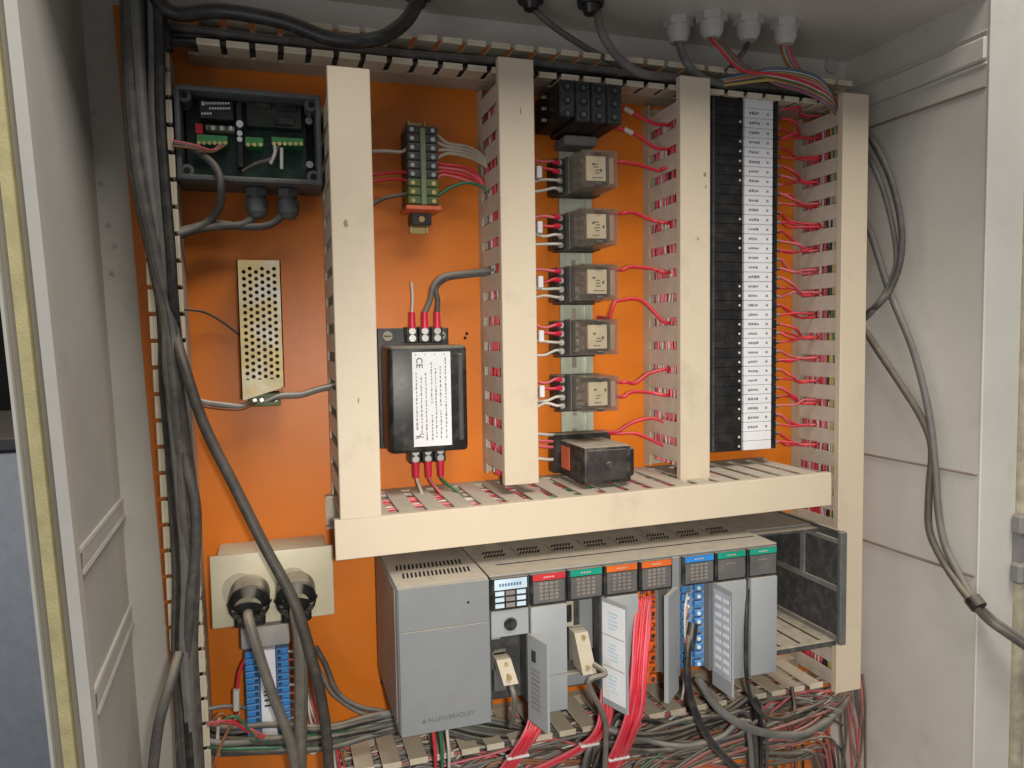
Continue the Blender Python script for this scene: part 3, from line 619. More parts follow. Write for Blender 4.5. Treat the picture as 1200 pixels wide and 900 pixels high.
# ------------------------------------------------------------------ long terminal strip
ts = thing('terminal_strip', (.42, 0, -.13), 'tall black terminal strip with a column of white printed markers', 'terminal strip')
NT = 37; SZ1, SZ0 = .2545, -.1270; dz = (SZ1-SZ0)/NT
MB().box(.385, .447, -.010, -.0005, SZ0-.004, SZ1+.004).build('rail', m_rail, ts)
mb = MB(); prof = [(.3640, -.018), (.3640, -.032), (.3700, -.036), (.3740, -.036), (.3760, -.048), (.3810, -.050), (.4150, -.050), (.4170, -.046), (.4545, -.046), (.4570, -.050), (.4600, -.050), (.4630, -.036), (.4700, -.034), (.4700, -.018), (.4560, -.010), (.3760, -.010)]
h = dz*.472; vsx = [(x, y, -h) for x, y in prof]+[(x, y, h) for x, y in prof]; k_ = len(prof)
mb.add(vsx, [tuple(range(k_)), tuple(range(2*k_-1, k_-1, -1))]+[(i, i+k_, (i+1) % k_+k_, (i+1) % k_) for i in range(k_)])
tme = mb.mesh('terminal', mat('terminal black', (.0095, .0095, .0105), .55, var=.2, dust=.25, spec=.3))
mk = MB().box(.4180, .4540, -.0500, -.0458, -h*1.02, h*1.02, 0, .0004).mesh('marker', m_paper)
sc = MB().cyl((0, -.0365, 0), (0, -.033, 0), .0026, n=10).mesh('screw', m_steel)
pin = MB().cyl((.0, -.0506, 0), (0, -.049, 0), .0013, n=8).mesh('test_point', m_ylabel)
for k in range(NT):
    z = SZ1-(k+.5)*dz; t = inst('terminal', tme, ts, (0, 0, z))
    mo = inst('marker', mk, t, (0, 0, z)); inst('screw', sc, t, (.3670, 0, z)); inst('screw', sc, t, (.4665, 0, z))
    if k > 1 and random.random() < .7: inst('test_point', pin, t, (.4120, 0, z))
    if 1 <= k < NT-2:
        mb = MB(); x = .4235
        for j in range(4):
            l = rnd(.0018, .0034); mb.box(x, x+l, -.05015, -.0499, z-rnd(.0008, .0016), z+rnd(.0008, .0016)); x += l+.0007
        mb.box(.4460, .4485, -.05015, -.0499, z-.0012, z+.0012); mb.build('print_mark', m_inkg, mo)
MB().box(.3775, .3800, -.0512, -.0495, SZ0+.002, SZ1-.002).build('jumper_bar', m_dgrey, ts)
# red wires from the strip to the right-hand duct, two or three to a slot
nslot = int((.2495+.405)/.025); offs = ((.2495+.405)-nslot*.025)/2
slots = [-.405+offs+k*.025 for k in range(nslot+1)]
for k in range(NT):
    z = SZ1-(k+.5)*dz; s = min(slots, key=lambda q: abs(q-(z-.006)))
    if abs(s) > 1: continue
    e = s+rnd(-.0025, .0025)
    for j in range(1 if k % 3 else 2):
        wire([(.4665, -.036, z), (.4735, -.040, z+rnd(-.001, .001)), (.487+rnd(-.004, .004), -.042+rnd(-.008, .006), z*.55+e*.45+rnd(-.004, .004)), (.504, -.036+rnd(-.006, .004), e+rnd(-.001, .001)), (.5215, -.034+rnd(-.012, .004), e), (.530, -.034, e+rnd(-.002, .002))], .0013, (m_red, m_red, m_pink)[random.randrange(3)], 'wire', 'thin red wire from the tall terminal strip into the right-hand duct', 'wire', 'red wires right of the terminal strip')
    MB_ = MB().cyl((.4660, -.036, z), (.4720, -.0395, z), .0020, n=7); tag(MB_.build('ferrule', m_dgrey if k % 2 else m_lgrey), 'small crimped end of a red wire at the tall terminal strip', 'ferrule', 'wire ends on the terminal strip')

# ------------------------------------------------------------------ controller rack
PF, PT, PBt = -.150, -.2017, -.3290
plc = thing('controller_rack', (.24, -.02, PBt), 'grey modular controller rack with power supply and eight modules', 'controller')
CX0, CX1 = .0165, .4700
mb = MB(); mb.box(CX0+.002, CX1, -.022, -.018, PBt-.012, PT+.004); mb.box(.096, CX1-.003, -.112, -.022, PT-.004, PT-.0015, 0); mb.box(.096, CX1-.003, -.108, -.022, PBt+.004, PBt+.007)
chs = mb.build('chassis', m_plcd, plc)
mb = MB(); mb.box(.096, .3865, -.1495, -.022, PT-.0012, PT+.0005, 0, .0004); mb.box(.3865, CX1-.003, -.100, -.022, PT-.0014, PT+.0003, 0, .0004); mb.build('top_cover', m_plc, plc)
# ventilation slits in the top
sl = MB().box(-.0008, .0008, -.004, .004, -.0003, .0003)
slm = sl.mesh('vent_slit', m_hole)
for g in range(8):
    for j in range(7):
        for r in range(2): inst('vent_slit', slm, chs, (.108+g*.0345+j*.0030+(.0015 if r else 0), -.094+r*.0115, PT+.0006), (0, 0, -.5))
    if g: MB().box(.104+g*.0345, .1044+g*.0345, -.102, -.074, PT+.0003, PT+.0007).build('panel_line', m_hole, chs)
MB().box(.110, .380, -.1225, -.1215, PT+.0003, PT+.0010).build('panel_line', m_hole, chs)
# right end plate and empty slots
mb = MB(); mb.box(CX1-.003, CX1, -.148, -.018, PBt+.014, PT+.003, 0, .0006); ep = mb.build('end_plate', m_plcd, plc)
MB().box(CX1-.007, CX1+.001, -.1495, -.1442, PBt+.014, PT+.003, 0, .0008).build('edge_flange', mat('dark chassis edge', (.10, .10, .10), .8, var=.15, dust=.5), ep)
mb = MB(); mb.box(CX1-.006, CX1-.0029, -.142, -.024, -.2610, -.2560); mb.box(CX1-.0052, CX1-.0029, -.092, -.086, -.256, PT-.006); mb.box(CX1-.006, CX1-.0029, -.142, -.024, PT-.010, PT-.006); mb.box(CX1-.006, CX1-.0029, -.142, -.024, PBt+.016, PBt+.021); mb.build('rib', m_rib, ep)
MB().box(.387, CX1-.003, -.030, -.022, PBt+.01, PT-.006).build('backplane', m_plcd, plc)
for x in (.408, .440): MB().box(x, x+.010, -.040, -.030, -.31, -.23, 0, .001).build('slot_connector', m_black, plc)
mb = MB(); mb.box(.3865, CX1-.003, -.140, -.022, PBt+.010, PBt+.0165, 0, .001)
for k in range(3): mb.box(.400+k*.024, .4025+k*.024, -.136, -.03, PBt+.0165, PBt+.0190, 0, .0006)
mb.build('card_guide', m_plcd, plc)
# power supply
pu = MB(); U0, U1 = CX0, .0955
pu.box(U0, U1, PF+.001, -.022, PBt, PT, 0, .002, 2); pw = pu.build('power_supply', m_plc, plc)
MB().box(U0-.0008, U0+.002, -.140, -.024, PBt+.008, PT-.004).build('side_plate', m_plcside, pw)
MB().box(U0+.001, U1-.0006, PF-.0016, PF+.002, PT-.0378, PT-.0012, 0, .0003).build('upper_front', m_plc, pw)
MB().box(U0+.001, U1-.0006, PF-.0020, PF+.002, PBt+.0247, PT-.0380, 0, .0003).build('door', m_plc, pw)
MB().box(U0+.001, U1-.0006, PF-.0016, PF+.002, PBt+.0008, PBt+.0245, 0, .0003).build('lower_front', m_plc, pw)
tm_ = mat('embossed print', (.115, .12, .125), .6)
text('brand_text', 'ALLEN-BRADLEY', .0052, tm_, pw, (.0600, PF-.0017, PBt+.0120), sx=1.05)
MB().add([(.0345, PF-.0018, PBt+.0100), (.0385, PF-.0018, PBt+.0100), (.0365, PF-.0018, PBt+.0142)], [(0, 1, 2)]).build('logo_mark', tm_, pw)
MB().cyl((.0765, PF-.0016, PT-.0190), (.0765, PF, PT-.0190), .0011, n=10).build('indicator', m_ink, pw)
vs_ = MB().box(-.0008, .0008, -.0065, .0065, -.0003, .0003).mesh('vent_slit', m_hole)
for r in range(2):
    for j in range(17): inst('vent_slit', vs_, pw, (.0250+j*.0036+r*.002, -.098+r*-.024, PT+.0002), (0, 0, -.12))
# modules
def mx(k): return .096+.035*k+(.0095 if k >= 5 else 0)
mod_lab = ['processor module with pale blue keypad header and an open lower door', 'module with red header and closed grey door', 'module with green header, beige connector and open white-labelled door', 'module with orange header and closed door behind the white label', 'module with orange header and a red wire bundle', 'module with blue header, blue screw terminals and open door', 'module with green header beside the pale printed open door', 'end module with green header and plain closed door']
heads = [m_bluel, m_hred, m_hgrn, m_horg, m_horg, m_hblu, m_hgrn, m_hgrn]
mods = []
LZ = PT-.0295          # bottom of the label row
for k in range(8):
    x0, x1 = mx(k)+.0004, mx(k)+.0346
    mb = MB(); mb.box(x0, x1, -.128, -.030, PBt+.008, PT-.004); mb.box(x0, x0+.0014, PF+.004, -.128, PBt+.010, PT-.001); mb.box(x1-.0014, x1, PF+.004, -.128, PBt+.010, PT-.001)
    mb.box(x0, x1, PF+.001, -.128, LZ-.001, PT-.0014)
    md = mb.build('module', m_dgrey if k in (0, 2) else m_plc, plc); md['label'] = mod_lab[k]; mods.append(md)
    fr = MB().box(x0+.0002, x1-.0002, PF-.0025, PF+.0012, LZ, PT-.0012, 0, .0006).build('header_frame', m_black, md)
    if k == 0:
        MB().box(x0+.003, x1-.002, PF-.0031, PF-.002, PT-.0115, PT-.0025).build('header_band', m_bluel, fr)
        for r in range(3):
            for c in range(3):
                MB().box(x0+.0035+c*.0097, x0+.0115+c*.0097, PF-.0031, PF-.002, PT-.0165-r*.0053, PT-.0130-r*.0053).build('key', m_bluel if c != 1 else m_led, fr)
        for j in range(8): MB().box(x0+.0070+j*.0026, x0+.0087+j*.0026, PF-.0034, PF-.003, PT-.0085, PT-.0060).build('print_mark', mat('blue print', (.10, .17, .28), .5), fr)
    else:
        MB().box(x0+.0025, x1-.0015, PF-.0031, PF-.002, PT-.0075, PT-.0020).build('header_band', heads[k], fr)
        for j in range(4): MB().box(x0+.0125+j*.0026, x0+.0142+j*.0026, PF-.0033, PF-.003, PT-.0054, PT-.0042).build('print_mark', m_hprint, fr)
        if k < 6:
            MB().box(x0+.0030, x1-.0020, PF-.0030, PF-.002, LZ+.0020, PT-.0085).build('led_panel', m_ledp, fr)
            for r in range(5):
                for c in range(4): MB().box(x0+.0085+c*.0048, x0+.0118+c*.0048, PF-.0033, PF-.0029, PT-.0115-r*.0033, PT-.0093-r*.0033).build('led', m_led, fr)
        else:
            MB().box(x0+.0030, x1-.0020, PF-.0030, PF-.002, LZ+.0020, PT-.0085).build('led_panel', m_ledp, fr)
            for j in range(4): MB().box(x0+.0115+j*.0026, x0+.0133+j*.0026, PF-.0034, PF-.0029, PT-.0135, PT-.0122).build('print_mark', m_led, fr)
MB().box(mx(4)+.0352, mx(5)-.0002, PF+.0005, -.04, PBt+.02, PT-.0014, 0, .001).build('filler_plate', m_plc, plc)
def door(k, dx, ang, w, z0, z1, m, name='door', side='R'):
    """a module door hinged at x = module left + dx, swung out by ang from the face"""
    h = Vector((mx(k)+dx, PF+.001, 0)); d = Vector((math.cos(ang), -math.sin(ang), 0)); nrm = Vector((math.sin(ang), math.cos(ang), 0))*.0024
    P = [h, h+d*w, h+d*w+nrm, h+nrm]
    return MB().hexa([p+Vector((0, 0, z0)) for p in P]+[p+Vector((0, 0, z1)) for p in P]).build(name, m, mods[k]), h, d
def onface(h, d, a, b, z0, z1, name, m, par, off=.0004):
    n_ = Vector((d.y, -d.x, 0)); P = [h+d*a+n_*off, h+d*b+n_*off, h+d*b-n_*.0003, h+d*a-n_*.0003]
    return MB().hexa([p+Vector((0, 0, z0)) for p in P]+[p+Vector((0, 0, z1)) for p in P]).build(name, m, par)
# m0: key lock plate, open port, open door
x0 = mx(0)
kp = MB().box(x0+.0006, x0+.0344, PF-.0012, PF+.004, LZ-.0240, LZ-.0008, 0, .0006).build('key_plate', m_plcl, mods[0])
MB().cyl((x0+.0175, PF-.0030, LZ-.0130), (x0+.0175, PF-.001, LZ-.0130), .0056, .0060, n=18).build('key_lock', m_black, kp)
MB().box(x0+.0045, x0+.0140, -.1340, -.128, LZ-.033, LZ-.026, 0, .001).build('port', m_beige, mods[0])
pt = MB().box(x0+.006, x0+.019, -.1345, -.128, PBt+.018, LZ-.042, 0, .001).build('port', m_steel, mods[0])
dr, h, d = door(0, .0335, math.radians(76), .0300, PBt-.004, LZ-.0245, m_plcl)
onface(h, d, .008, .013, LZ-.046, LZ-.036, 'latch', m_black, dr, .0012)
for j in range(9): onface(h, d, .006, .020, PBt+.010+j*.0042, PBt+.0118+j*.0042, 'print_mark', m_led, dr)
# m1: closed door
d1 = MB().box(mx(1)+.0008, mx(1)+.0342, PF-.0035, PF+.004, PBt+.001, LZ-.0010, 0, .0010, 2).build('door', m_plcl, mods[1])
MB().box(mx(1)+.0010, mx(1)+.0340, PF-.0039, PF-.003, PBt+.0345, PBt+.0352).build('door_line', m_plc, d1)
# m2: open port with connector bracket
x0 = mx(2)
MB().box(x0+.0030, x0+.0130, -.1360, -.128, LZ-.030, LZ-.004, 0, .001).build('port', m_beige, mods[2]); MB().box(x0+.0055, x0+.0105, -.1372, -.135, LZ-.025, LZ-.009, 0, .0005).build('port_face', m_black, mods[2])
MB().box(x0+.0200, x0+.0330, -.1330, -.128, LZ-.055, LZ-.002, 0, .001).build('inner_panel', m_plc, mods[2])
MB().box(x0+.0020, x0+.0330, -.1350, -.128, PBt+.012, PBt+.024, 0, .001).build('inner_ledge', m_plc, mods[2])
# m2: its door swung right, white label inside
dr, h, d = door(2, .0347, math.radians(70), .0300, PBt-.001, LZ-.0010, m_plcl)
lb = onface(h, d, .0008, .0285, PBt+.005, LZ-.0050, 'label', m_paper, dr)
for j in range(3):
    zz0 = PBt+.010+j*.0285
    for q in range(5): onface(h, d, .0085+rnd(0, .001), .0200+rnd(-.002, .002), zz0+.004+q*.0035, zz0+.0055+q*.0035, 'print_mark', m_bluel, lb, .0007)
    if j: onface(h, d, .0012, .0280, zz0-.0030, zz0-.0024, 'rule_line', m_inkg, lb, .0006)
# m3: closed door
MB().box(mx(3)+.0010, mx(3)+.0342, PF-.0035, PF+.004, PBt+.001, LZ-.0010, 0, .0010, 2).build('door', m_plcl, mods[3])
# m4: orange terminals and door
x0 = mx(4)
for c in range(2):
    for r in range(9):
        t = MB().box(x0+.004+c*.011, x0+.013+c*.011, -.1420, -.128, LZ-.009-r*.0105, LZ-.0008-r*.0105, 0, .0008).build('terminal', m_horg, mods[4])
        MB().cyl((x0+.0085+c*.011, -.1426, LZ-.005-r*.0105), (x0+.0085+c*.011, -.1415, LZ-.005-r*.0105), .0024, n=9).build('screw', m_steel, t)
h = Vector((mx(5)-.0015, PF+.001, 0)); d = Vector((-math.cos(math.radians(42)), -math.sin(math.radians(42)), 0)); q = Vector((-d.y, d.x, 0))*-.004
P = [h, h+q, h+d*.030+q, h+d*.030]
dr = MB().hexa([p+Vector((0, 0, PBt-.002)) for p in P]+[p+Vector((0, 0, LZ-.0010)) for p in P]).build('door', m_plcl, mods[4])
# m5: blue terminals
x0 = mx(5); MB().box(x0+.002, x0+.0330, -.1380, -.128, PBt+.014, LZ-.0020, 0, .0008).build('terminal_body', m_plcl, mods[5])
for c in range(2):
    for r in range(10):
        z = LZ-.0065-r*.0082; xa = x0+.0050+c*.0140
        t = MB().box(xa, xa+.0095, -.1440, -.1375, z-.0033, z+.0033, 0, .0008).build('terminal', m_bluep, mods[5])
        MB().cyl((xa+.0058-c*.002, -.1448, z), (xa+.0058-c*.002, -.1435, z), .0020, n=9).build('screw', m_ylabel if (r+c) % 3 else m_steel, t)
for k in range(6):
    z = LZ-.010-k*.013; m, nm = ((m_white, 'white'), (m_pinkd, 'dusty red'), (m_lgrey, 'grey'))[k % 3]
    wire([(x0+.0100, -.1445, z), (x0+.0060, -.150, z-.004), (x0+.0030, -.152, z-.016), (x0+.0040, -.150, PBt+.012), (x0+.010, -.135, PBt-.02)], .0011, m, 'wire', nm+' thin wire hanging along the blue screw terminals', 'wire', nm+' wires on the blue terminals')
# m5: its door swung right with a pale printed strip, m6: closed door
dr, h, d = door(5, .0347, math.radians(88), .0300, PBt-.002, LZ-.0010, m_plcl)
lb = onface(h, d, .0020, .0280, PBt+.012, LZ-.0060, 'label', mat('pale grey label', (.46, .49, .54), .5), dr)
for c in range(2):
    for r in range(9): onface(h, d, .0050+c*.0120, .0135+c*.0120, PBt+.018+r*.0082, PBt+.0215+r*.0082, 'print_mark', m_paper, lb, .0007)
MB().box(mx(6)+.0010, mx(6)+.0342, PF-.0035, PF+.004, PBt+.001, LZ-.0010, 0, .0010, 2).build('door', m_plcl, mods[6])
# m7: closed door
MB().box(mx(7)+.0045, mx(7)+.0342, PF-.0035, PF+.004, PBt+.001, LZ-.0010, 0, .0012, 2).build('door', m_plcl, mods[7])
mb = MB()
for r in range(11): mb.box(mx(7)+.0008, mx(7)+.0036, -.140, -.128, LZ-.0075-r*.0085, LZ-.0025-r*.0085, 0, .0006)
mb.build('terminal_edge', m_black, mods[7])

# connectors plugged into m0 and m2
def dplug(x, zt, zb, label, cord):
    c = thing('serial_connector', (x, -.14, zb), label, 'connector')
    mb = MB(); mb.hexa([(x-.004, -.158, zb), (x+.009, -.158, zb), (x+.009, -.136, zb), (x-.004, -.136, zb), (x-.007, -.146, zt), (x+.006, -.146, zt), (x+.006, -.1345, zt), (x-.007, -.1345, zt)])
    mb.build('hood', m_beige, c); MB().box(x-.008, x+.006, -.1345, -.1285, zb+.004, zt+.002, 0, .0006).build('shell', m_steel, c)
    for z in (zt-.004, zb+.006): MB().cyl((x+.001, -.1585 if z == zb+.006 else -.1495, z), (x+.001, -.140, z), .0020, n=10).build('thumb_screw', m_chrom, c)
    MB().tube(cord, .0024, 8).build('cord', m_tan, c); return c
x0 = mx(0)
dplug(x0+.013, LZ-.046, PBt+.034, 'beige serial connector plugged behind the open processor door', [(x0+.0155, -.150, PBt+.036), (x0+.018, -.158, PBt+.022), (x0+.019, -.152, PBt+.006), (x0+.020, -.14, PBt-.012)])
x0 = mx(2)
dplug(x0+.016, LZ-.032, LZ-.066, 'beige serial connector with thin cord plugged into the green-header module', [(x0+.023, -.157, LZ-.058), (x0+.028, -.170, LZ-.062), at(690, 800, y=-.172), at(708, 840, y=-.17), at(710, 870, y=-.165), at(708, 915, y=-.16)])

# ------------------------------------------------------------------ outlet and plugs
ou = thing('power_outlet', (-.08, 0, -.2535), 'ivory double outlet box with two black plugs in it', 'outlet')
MB().box(-.1275, -.0315, -.047, -.0005, -.2500, -.1895, 0, .002, 2).build('box', m_ivory, ou)
MB().box(-.1330, -.0265, -.0505, -.0465, -.2535, -.1880, 0, .0012, 2).build('cover_plate', m_ivory, ou)
for x in (-.1085, -.0640):
    MB().cyl((x, -.0515, -.2200), (x, -.050, -.2200), .0150, n=28).build('socket_face', m_beige, ou)
MB().cyl((-.0865, -.0518, -.2200), (-.0865, -.050, -.2200), .0028, n=12).build('screw', m_red, ou)
def plug(u, v, label, cord, cm, r):
    p = at(u, v, y=-.070); x, z = p.x, p.z
    c = thing('power_plug', (x, -.06, z-.02), label, 'plug')
    mb = MB(); mb.cyl((x, -.0505, z), (x, -.076, z-.001), .0176, .0172, n=28, cap=False); mb.cyl((x, -.076, z-.001), (x, -.083, z-.003), .0172, .0125, n=28, cap=False); mb.cyl((x, -.083, z-.003), (x, -.086, z-.006), .0125, .0065, n=28)
    mb.box(x-.013, x+.013, -.070, -.0505, z-.024, z-.010, 0, .002); mb.build('body', m_plug, c)
    for k in range(9):
        a = math.radians(190+k*20); xx, zz_ = x+.0168*math.cos(a), z+.0168*math.sin(a)
        MB().cyl((xx, -.066, zz_), (x+.0115*math.cos(a), -.085, z-.003+.0115*math.sin(a)), .0026, .0020, n=8).build('grip_rib', m_black, c)
    MB().tube([(x, -.080, z-.006)]+cord, r, 10, 0, 8).build('cord', cm, c); return c
plug(292, 704, 'round black plug on the left, with a tan-grey cord hanging down', [at(291, 724, y=-.098), at(299, 752, y=-.105), at(318, 810, y=-.108), at(340, 868, y=-.108), at(352, 930, y=-.105)], m_tan, .0043)
plug(347, 699, 'round black plug on the right, partly crossed by the thick dark cable', [at(347, 720, y=-.098), at(351, 745, y=-.100), at(353, 800, y=-.100), at(352, 860, y=-.100), at(351, 930, y=-.100)], m_tan, .0058)
wire([at(205, 392, y=-.066), at(216, 430, y=-.082), at(240, 500, y=-.092), at(275, 570, y=-.104), at(310, 640, y=-.114), at(345, 706, y=-.122), at(365, 770, y=-.124), at(380, 840, y=-.120), at(388, 930, y=-.112)], .0045, mat('brown black cable', (.045, .037, .030), .5, var=.25, dust=.45), 'cable', 'thick dark grey cable slanting down across the front of the outlet', 'cable', n=12, sub=8)

# ------------------------------------------------------------------ blue relay terminal below the outlet
bt = thing('blue_terminal_block', (-.088, 0, -.365), 'blue screw terminal block with white strip below the outlet', 'terminal block')
a, b = at(285, 762, y=-.05), at(342, 865, y=-.05)
BX0, BX1, BZ1, BZ0 = -.1070, -.0690, -.2790, -.3640
MB().box(BX0-.003, BX1+.002, -.046, -.0005, -.2780, -.2580, 0, .002, 2).build('head', mat('grey terminal head', (.34, .33, .31), .5, dust=.7), bt)
MB().box(BX0, BX1, -.036, -.0005, BZ0, BZ1, 0, .001).build('base', m_bluep, bt)
for s_, (xa, xb) in enumerate(((BX0, BX0+.0120), (BX1-.0110, BX1))):
    for k in range(14):
        dz_ = (BZ1-BZ0)/14; z = BZ1-(k+.5)*dz_
        t = MB().box(xa, xb, -.050, -.035, z-dz_*.44, z+dz_*.44, 0, .0007).build('terminal', m_bluep, bt)
        MB().box((xb-.0042) if s_ == 0 else xa+.0012, (xb-.0012) if s_ == 0 else xa+.0042, -.0504, -.0495, z-.0014, z+.0014).build('screw', m_ink, t)
st = MB().box(BX0+.0125, BX1-.0115, -.0485, -.035, BZ0+.001, BZ1-.001, 0, .0006).build('marker_strip', m_paper, bt)
for k, q in enumerate((.30, .34, .46, .50, .56, .62)): MB().box(BX0+.0155, BX0+.0205+rnd(0, .003), -.0488, -.0484, BZ1-q*(BZ1-BZ0)-.0008, BZ1-q*(BZ1-BZ0)+.0008).build('print_mark', m_ink, st)
random.seed(11)
for k in range(9):
    z = BZ1-.006-k*.008; m = (m_white, m_pink, m_lgrey, m_brown)[k % 4]
    wire([(BX1-.003, -.044, z), (BX1+.006, -.046, z-.001), (BX1+.011+rnd(0, .004), -.044, z-.012), (BX1+.013+rnd(0, .006), -.040, z-.030-rnd(0, .02)), (BX1+.02+rnd(0, .02), -.04, -.385)], .0012, m, 'wire', {id(m_white): 'white', id(m_pink): 'faded red', id(m_lgrey): 'light grey', id(m_brown): 'brown'}[id(m)]+' thin wire dropping from the right edge of the blue terminal block', 'wire', 'wires right of the blue terminal block')
wire([(BX0+.002, -.044, -.284), at(280, 790, y=-.044), at(277, 830, y=-.04), at(280, 870, y=-.04)], .0014, m_red, 'wire', 'red wire hanging at the left edge of the blue terminal block', 'wire')
o = MB().cyl(at(277, 808, y=-.044), at(277, 832, y=-.043), .0030, n=8).build('wire_splice', m_white); tag(o, 'white crimp splice on the red wire left of the blue terminal block', 'splice')
wire([at(282, 835, y=-.05), at(266, 858, y=-.055), at(250, 898, y=-.06), at(246, 925, y=-.06)], .0014, m_brown, 'wire', 'copper coloured wire slanting down left of the blue terminal block', 'wire')
wire([at(240, 832, y=-.045), at(262, 828, y=-.04), at(285, 829, y=-.036), at(300, 835, y=-.034)], .0019, m_lgrey, 'wire', 'grey wire running level from left duct to the blue terminal block', 'wire')

# ------------------------------------------------------------------ left cable bundle
lb_ = thing('cable_bundle', (-.155, -.05, -.55), 'thick bundle of grey cables running down the left duct', 'cable bundle')
random.seed(5)
cm = [m_grey, m_lgrey, m_grey, m_bcable, m_tan, m_grey, m_lgrey, m_bcable, m_grey, m_tan]
path = [(150, -20), (153, 100), (166, 200), (183, 300), (196, 370), (203, 440), (209, 520), (216, 600), (218, 680), (216, 760), (220, 840), (224, 930)]
for k in range(13):
    a = 2*math.pi*k/13*1.7; rr = 8 if k < 9 else 4
    pts = []
    for j, (u, v) in enumerate(path):
        spread = (1.05 if v < 250 else .55 if v < 420 else 1.15 if v < 650 else 1.0)
        tw = a+j*.22+rnd(-.25, .25)
        pts.append(at(u+math.cos(tw)*rr*spread*1.25+(6 if v < 150 else 0), v, y=-.060+math.sin(tw)*.014*spread))
    MB().tube(pts, rnd(.0036, .0052), 9, 0, 6).build('cable', cm[k % len(cm)], lb_)
wire([at(210, 500, y=-.072), at(220, 550, y=-.078), at(229, 590, y=-.080), at(230, 640, y=-.08), at(224, 700, y=-.078), at(217, 780, y=-.072), at(216, 850, y=-.065)], .0044, m_grey, 'cable', 'grey cable bulging sideways out of the left cable bundle', 'cable', n=10)
wire([at(210, 765, y=-.085), at(200, 800, y=-.10), at(186, 850, y=-.11), at(176, 930, y=-.115)], .0042, m_grey, 'cable', 'single grey cable leaving the left bundle towards the cabinet wall', 'cable', n=10)
for k in range(3):
    pts = [at(u+(k*8-8)*(1 if v < 300 else .4)+rnd(-1, 1), v, y=(-.062-.004*k) if v < 400 else -.052) for (u, v) in ((178, -15), (179, 60), (180, 130), (185, 210), (192, 290), (200, 350), (206, 430), (210, 540), (214, 660))]
    MB().tube(pts, .0042, 9, 0, 6).build('cable', (m_grey, m_lgrey, m_bcable)[k], lb_)

# ------------------------------------------------------------------ cables in and above the top duct
random.seed(9)
tg = 'cables lying in the top duct'
for k in range(6):
    pts = [(x, -.030-.007*(k % 4)+rnd(-.003, .003), .262+.004*(k // 2)+rnd(-.002, .002)) for x in (-.15, -.09, 0., .09, .18, .27, .36, .45, .53)]
    m, nm = ((m_grey, 'dark grey'), (m_lgrey, 'light grey'), (m_bcable, 'black'))[k % 3]
    wire(pts, .0036, m, 'cable', nm+' cable lying lengthwise in the open top duct', 'cable', tg, n=9)
wire([at(168, -30, y=-.07), at(200, 14, y=-.072), at(260, 13, y=-.075), at(330, 25, y=-.085), at(390, 46, y=-.095), at(440, 46, y=-.10), at(472, 28, y=-.09), at(488, 4, y=-.085), at(490, -18, y=-.08)], .0062, m_bcable, 'cable', 'thick black cable sagging from a ceiling grommet along the top duct', 'cable', n=12, sub=8)
wire([at(176, -30, y=-.05), at(182, 5, y=-.055), at(190, 25, y=-.06), at(196, 60, y=-.062)], .0050, m_bcable, 'cable', 'short black cable dropping into the top left duct corner', 'cable', n=10)
wire([at(700, 15, z=.318), at(706, 40, y=-.09), at(725, 68, y=-.08), at(752, 86, y=-.07), at(790, 91, y=-.055), at(850, 99, y=-.04), (.50, -.028, .264)], .0042, m_lgrey, 'cable', 'grey cable from a black ceiling grommet down into the top duct', 'cable', n=10, sub=8)
wire([at(625, 10, z=.318), at(650, 32, y=-.06), at(690, 58, y=-.055), at(735, 80, y=-.05), at(790, 95, y=-.045)], .0032, m_tan, 'cable', 'thin brown-grey cable slanting from ceiling grommet behind the top duct', 'cable', n=9)
for u, v, ex in ((490, 0, 'passing the thick black cable'), (622, 4, 'passing the thin brown-grey cable'), (692, 9, 'passing a grey cable')):
    p = at(u, v+4, z=.318); g = thing('grommet', (p.x, p.y, .316), 'black rubber grommet in the cabinet ceiling '+ex, 'grommet', 'black ceiling grommets')
    MB().cyl((p.x, p.y, .328), (p.x, p.y, .3225), .0135, .0125, n=24).build('collar', m_black, g); MB().cyl((p.x, p.y, .3225), (p.x, p.y, .315), .0095, .0065, n=20).build('nose', m_black, g)
GL = []
for u, v, ex in ((795, 36, 'with one thick grey cable'), (834, 30, 'with a bundle led by a red wire'), (877, 33, 'with one thin grey cable'), (920, 38, 'nearest the right wall, with coloured wires')):
    p = at(u, v-6, z=.322); x, y = p.x, p.y
    g = thing('ceiling_gland', (x, y, .30), 'white nylon ceiling gland '+ex, 'cable gland', 'white ceiling glands')
    MB().cyl((x, y, .328), (x, y, .320), .0155, n=6).build('lock_nut', m_gland, g); MB().cyl((x, y, .320), (x, y, .310), .0125, .0115, n=20).build('body', m_gland, g); MB().cyl((x, y, .310), (x, y, .3040), .0115, .0080, n=20).build('nose', m_gland, g)
    GL.append(Vector((x, y, .306)))
pal = [m_red, m_white, m_green, m_brown, m_yellow, m_blue, m_pink, m_lgrey]; pn = ['red', 'white', 'green', 'brown', 'yellow', 'blue', 'faded red', 'grey']
wire([GL[0], at(803, 70, y=-.075), at(818, 88, y=-.07), at(850, 100, y=-.05), at(905, 108, y=-.035), (.53, -.028, .262)], .0042, m_lgrey, 'cable', 'grey cable from the white ceiling gland nearest the relay ducts', 'cable', n=10)
for k in range(8):
    o_ = (k-3.5)
    wire([GL[1]+Vector((o_*.0012, 0, 0)), at(846+o_*1.2, 55, y=-.075+.002*k), at(872+o_, 80-o_*.5, y=-.078+.002*k), at(910, 93+o_*1.6, y=-.080+.002*k), at(945, 103+o_*1.8, y=-.078+.002*k), at(970, 118+o_*1.6, y=-.072), (.530, -.066, .240-.001*k)], .0016, pal[k % 8], 'wire', pn[k % 8]+' wire from the second white ceiling gland swinging into the right duct', 'wire')
